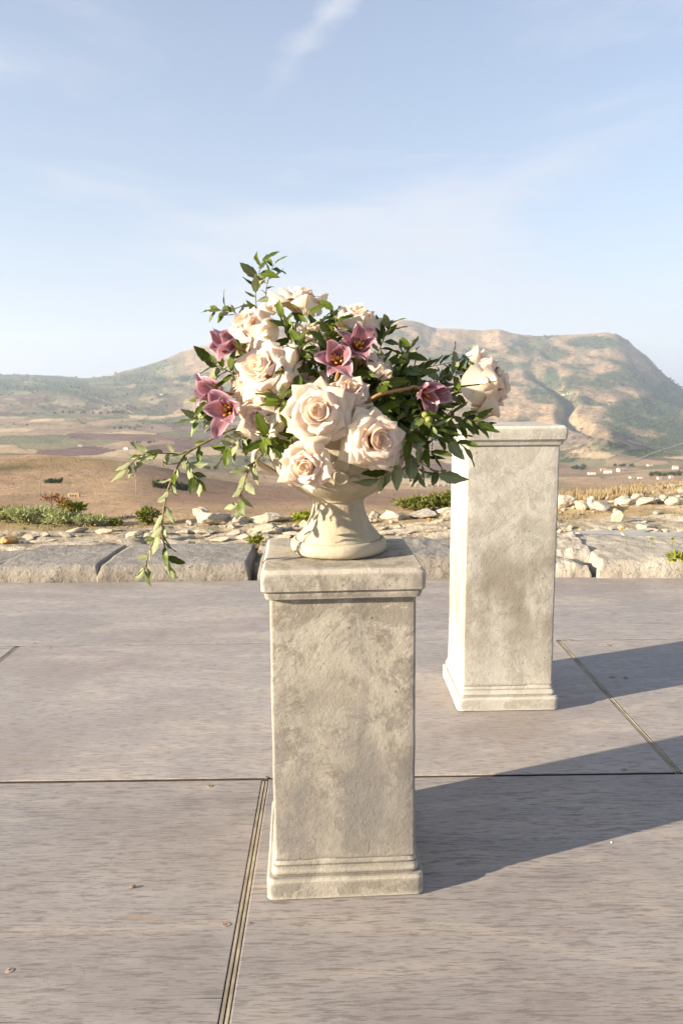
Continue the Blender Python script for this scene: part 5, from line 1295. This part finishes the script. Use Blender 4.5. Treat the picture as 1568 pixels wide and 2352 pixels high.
o = empty('ruined_hut', hut); tag(o, 'small roofless tan hut with dark openings on the left hillside', 'hut'); k = hut.y/F_PX
V, Fc = [], []; hbox(V, Fc, -13*k, 13*k, -5*k, 5*k, -2*k, 8*k); link('wall', mesh('wall', V, Fc, M_tan, smooth=False), o)
for sx_ in (-6, 0, 6):
    V, Fc = [], []; hbox(V, Fc, (sx_-1.5)*k, (sx_+1.5)*k, -5.3*k, -4.8*k, 1*k, 5.5*k); link('opening', mesh('opening', V, Fc, M_hole, smooth=False), o)
# viaduct in the valley
va = terrain_hit(985, 1118, 480); k = va.y/F_PX
o = empty('viaduct', va, (0, 0, R(-6))); tag(o, 'pale road viaduct with round arches in the valley between urn and rear pedestal', 'bridge')
V, Fc = [], []; hbox(V, Fc, -48*k, 48*k, -3*k, 3*k, 8.5*k, 11.5*k); link('parapet', mesh('parapet', V, Fc, M_board, smooth=False), o)
V, Fc = [], []
for a in range(7):
    x0 = (-45+a*13)*k; r_ = 4.6*k; cx = x0+6.5*k; n = 9; top = 8.5*k
    for s in (-2.4*k, 2.4*k):
        b = len(V); arc = [(cx-r_*math.cos(math.pi*i/n), r_*math.sin(math.pi*i/n)+2.2*k) for i in range(n+1)]
        V += [(p[0], s, p[1]) for p in arc]+[(p[0] if 0 < i < n else (x0 if i == 0 else x0+13*k), s, top) for i, p in enumerate(arc)]
        Fc += [(b+i, b+i+1, b+n+2+i, b+n+1+i) for i in range(n)]
        V += [(x0, s, -6*k), (cx-r_, s, -6*k), (cx+r_, s, -6*k), (x0+13*k, s, -6*k)]; e = len(V)-4
        Fc += [(e, e+1, b, b+n+1), (e+2, e+3, b+2*n+1, b+n)]
    b2 = len(V)
    for i in range(n+1):
        V += [(cx-r_*math.cos(math.pi*i/n), -2.4*k, r_*math.sin(math.pi*i/n)+2.2*k), (cx-r_*math.cos(math.pi*i/n), 2.4*k, r_*math.sin(math.pi*i/n)+2.2*k)]
    Fc += [(b2+2*i, b2+2*i+2, b2+2*i+3, b2+2*i+1) for i in range(n)]
link('arches', mesh('arches', V, Fc, M_board, smooth=False), o)
for px, py, hp, lb in [(93, 1135, 33, 'utility pole on the grassy part of the left hill'), (313, 1140, 38, 'utility pole in the middle of the left hillside'), (296, 1062, 30, 'utility pole behind the crest of the left hill'), (393, 1190, 26, 'short pole stump by the trailing branch')]:
    h = terrain_hit(px, py, 40) or gp(px, py); k = h.y/F_PX
    V, Fc = [], []; tube(V, Fc, [(0, 0, -2*k), (0, 0, hp*k)], [.9*k, .7*k], 6)
    o = empty('utility_pole', h); tag(o, lb, 'pole', 'poles on the left hill'); link('shaft', mesh('shaft', V, Fc, M_pole), o)
    V, Fc = [], []; hbox(V, Fc, -2.5*k, 2.5*k, -.4*k, .4*k, hp*k*.93, hp*k*.96); link('crossarm', mesh('crossarm', V, Fc, M_pole, smooth=False), o)
# country roads
V, Fc = [], []
for line, wpx in [([(345, 962), (420, 980), (480, 992), (560, 1003), (640, 990)], 2.2), ([(215, 915), (260, 930), (310, 952)], 2.4), ([(280, 1040), (320, 1055), (380, 1066), (450, 1072)], 3), ([(1340, 1075), (1400, 1072), (1450, 1062), (1485, 1048), (1520, 1035), (1568, 1020)], 3.2), ([(300, 978), (350, 996), (400, 1008), (470, 1018), (540, 1030)], 2),
                  ([(0, 958), (60, 957), (120, 952)], 2.2), ([(1180, 920), (1230, 912), (1290, 910), (1330, 905)], 1.8), ([(20, 1016), (60, 1038), (80, 1044)], 2), ([(560, 1045), (640, 1050), (720, 1062)], 2), ([(120, 935), (220, 942), (300, 938)], 1.8)]:
    dens = smooth_path([(a, b, 0) for a, b in line], 40); pts = [terrain_hit(p.x, p.y, 560) for p in dens]; pts = [p for p in pts if p]
    b = len(V); n = 0
    for i, p in enumerate(pts):
        q0 = pts[min(i+1, len(pts)-1)]-pts[max(i-1, 0)]; q0.z = 0
        if q0.length < .01: continue
        s = Vector((-q0.y, q0.x, 0)).normalized()*(p.y/F_PX*wpx*.6)
        for t in (-1, 1):
            w = p+s*t; w.z = terrain_z(w.x, w.y)+.6+p.y*.0006; V.append(w)
        n += 1
    Fc += [(b+2*i, b+2*i+1, b+2*i+3, b+2*i+2) for i in range(n-1)]
tag(link('roads', mesh('roads', V, Fc, M_road, smooth=False)), kind='structure')

# ------------------------------------------------------------------ litter on the deck
def chip(px, py, wpx, label, mat, seed):
    p = on_deck(px, py, 0); k = m_per_px(p.y, 0); me = rock_mesh(seed, mat, .5, 6, 2)
    o = link('chip', me, loc=(p.x, p.y, wpx*k*.2)); o.scale = (wpx*k*.5, wpx*k*.35, wpx*k*.4); tag(o, label, 'debris', 'bits lying on the deck')
chip(304, 2040, 17, 'dry leaf scrap lying on the left deck panel', M_twig, 91)
chip(1404, 1937, 8, 'tiny white pebble on the shaded deck panel at the right', M_house, 92)

# ------------------------------------------------------------------ haze over the valley
def haze():
    m = bpy.data.materials.new('haze'); m.use_nodes = True; nt = m.node_tree; nt.nodes.clear()
    out = nt.nodes.new('ShaderNodeOutputMaterial'); v = nt.nodes.new('ShaderNodeVolumePrincipled')
    v.inputs['Color'].default_value = (.72, .84, 1, 1); v.inputs['Density'].default_value = 0.000085; v.inputs['Anisotropy'].default_value = 0.2
    nt.links.new(v.outputs[0], out.inputs['Volume'])
    V, Fc = [], []; hbox(V, Fc, -10500, 10500, -300, 7200, float(TZ.min())-20, float(TZ.max())+60)
    tag(link('haze', mesh('haze', V, Fc, m, smooth=False)), 'pale haze filling the air over the valley', 'haze', kind='stuff')
haze()
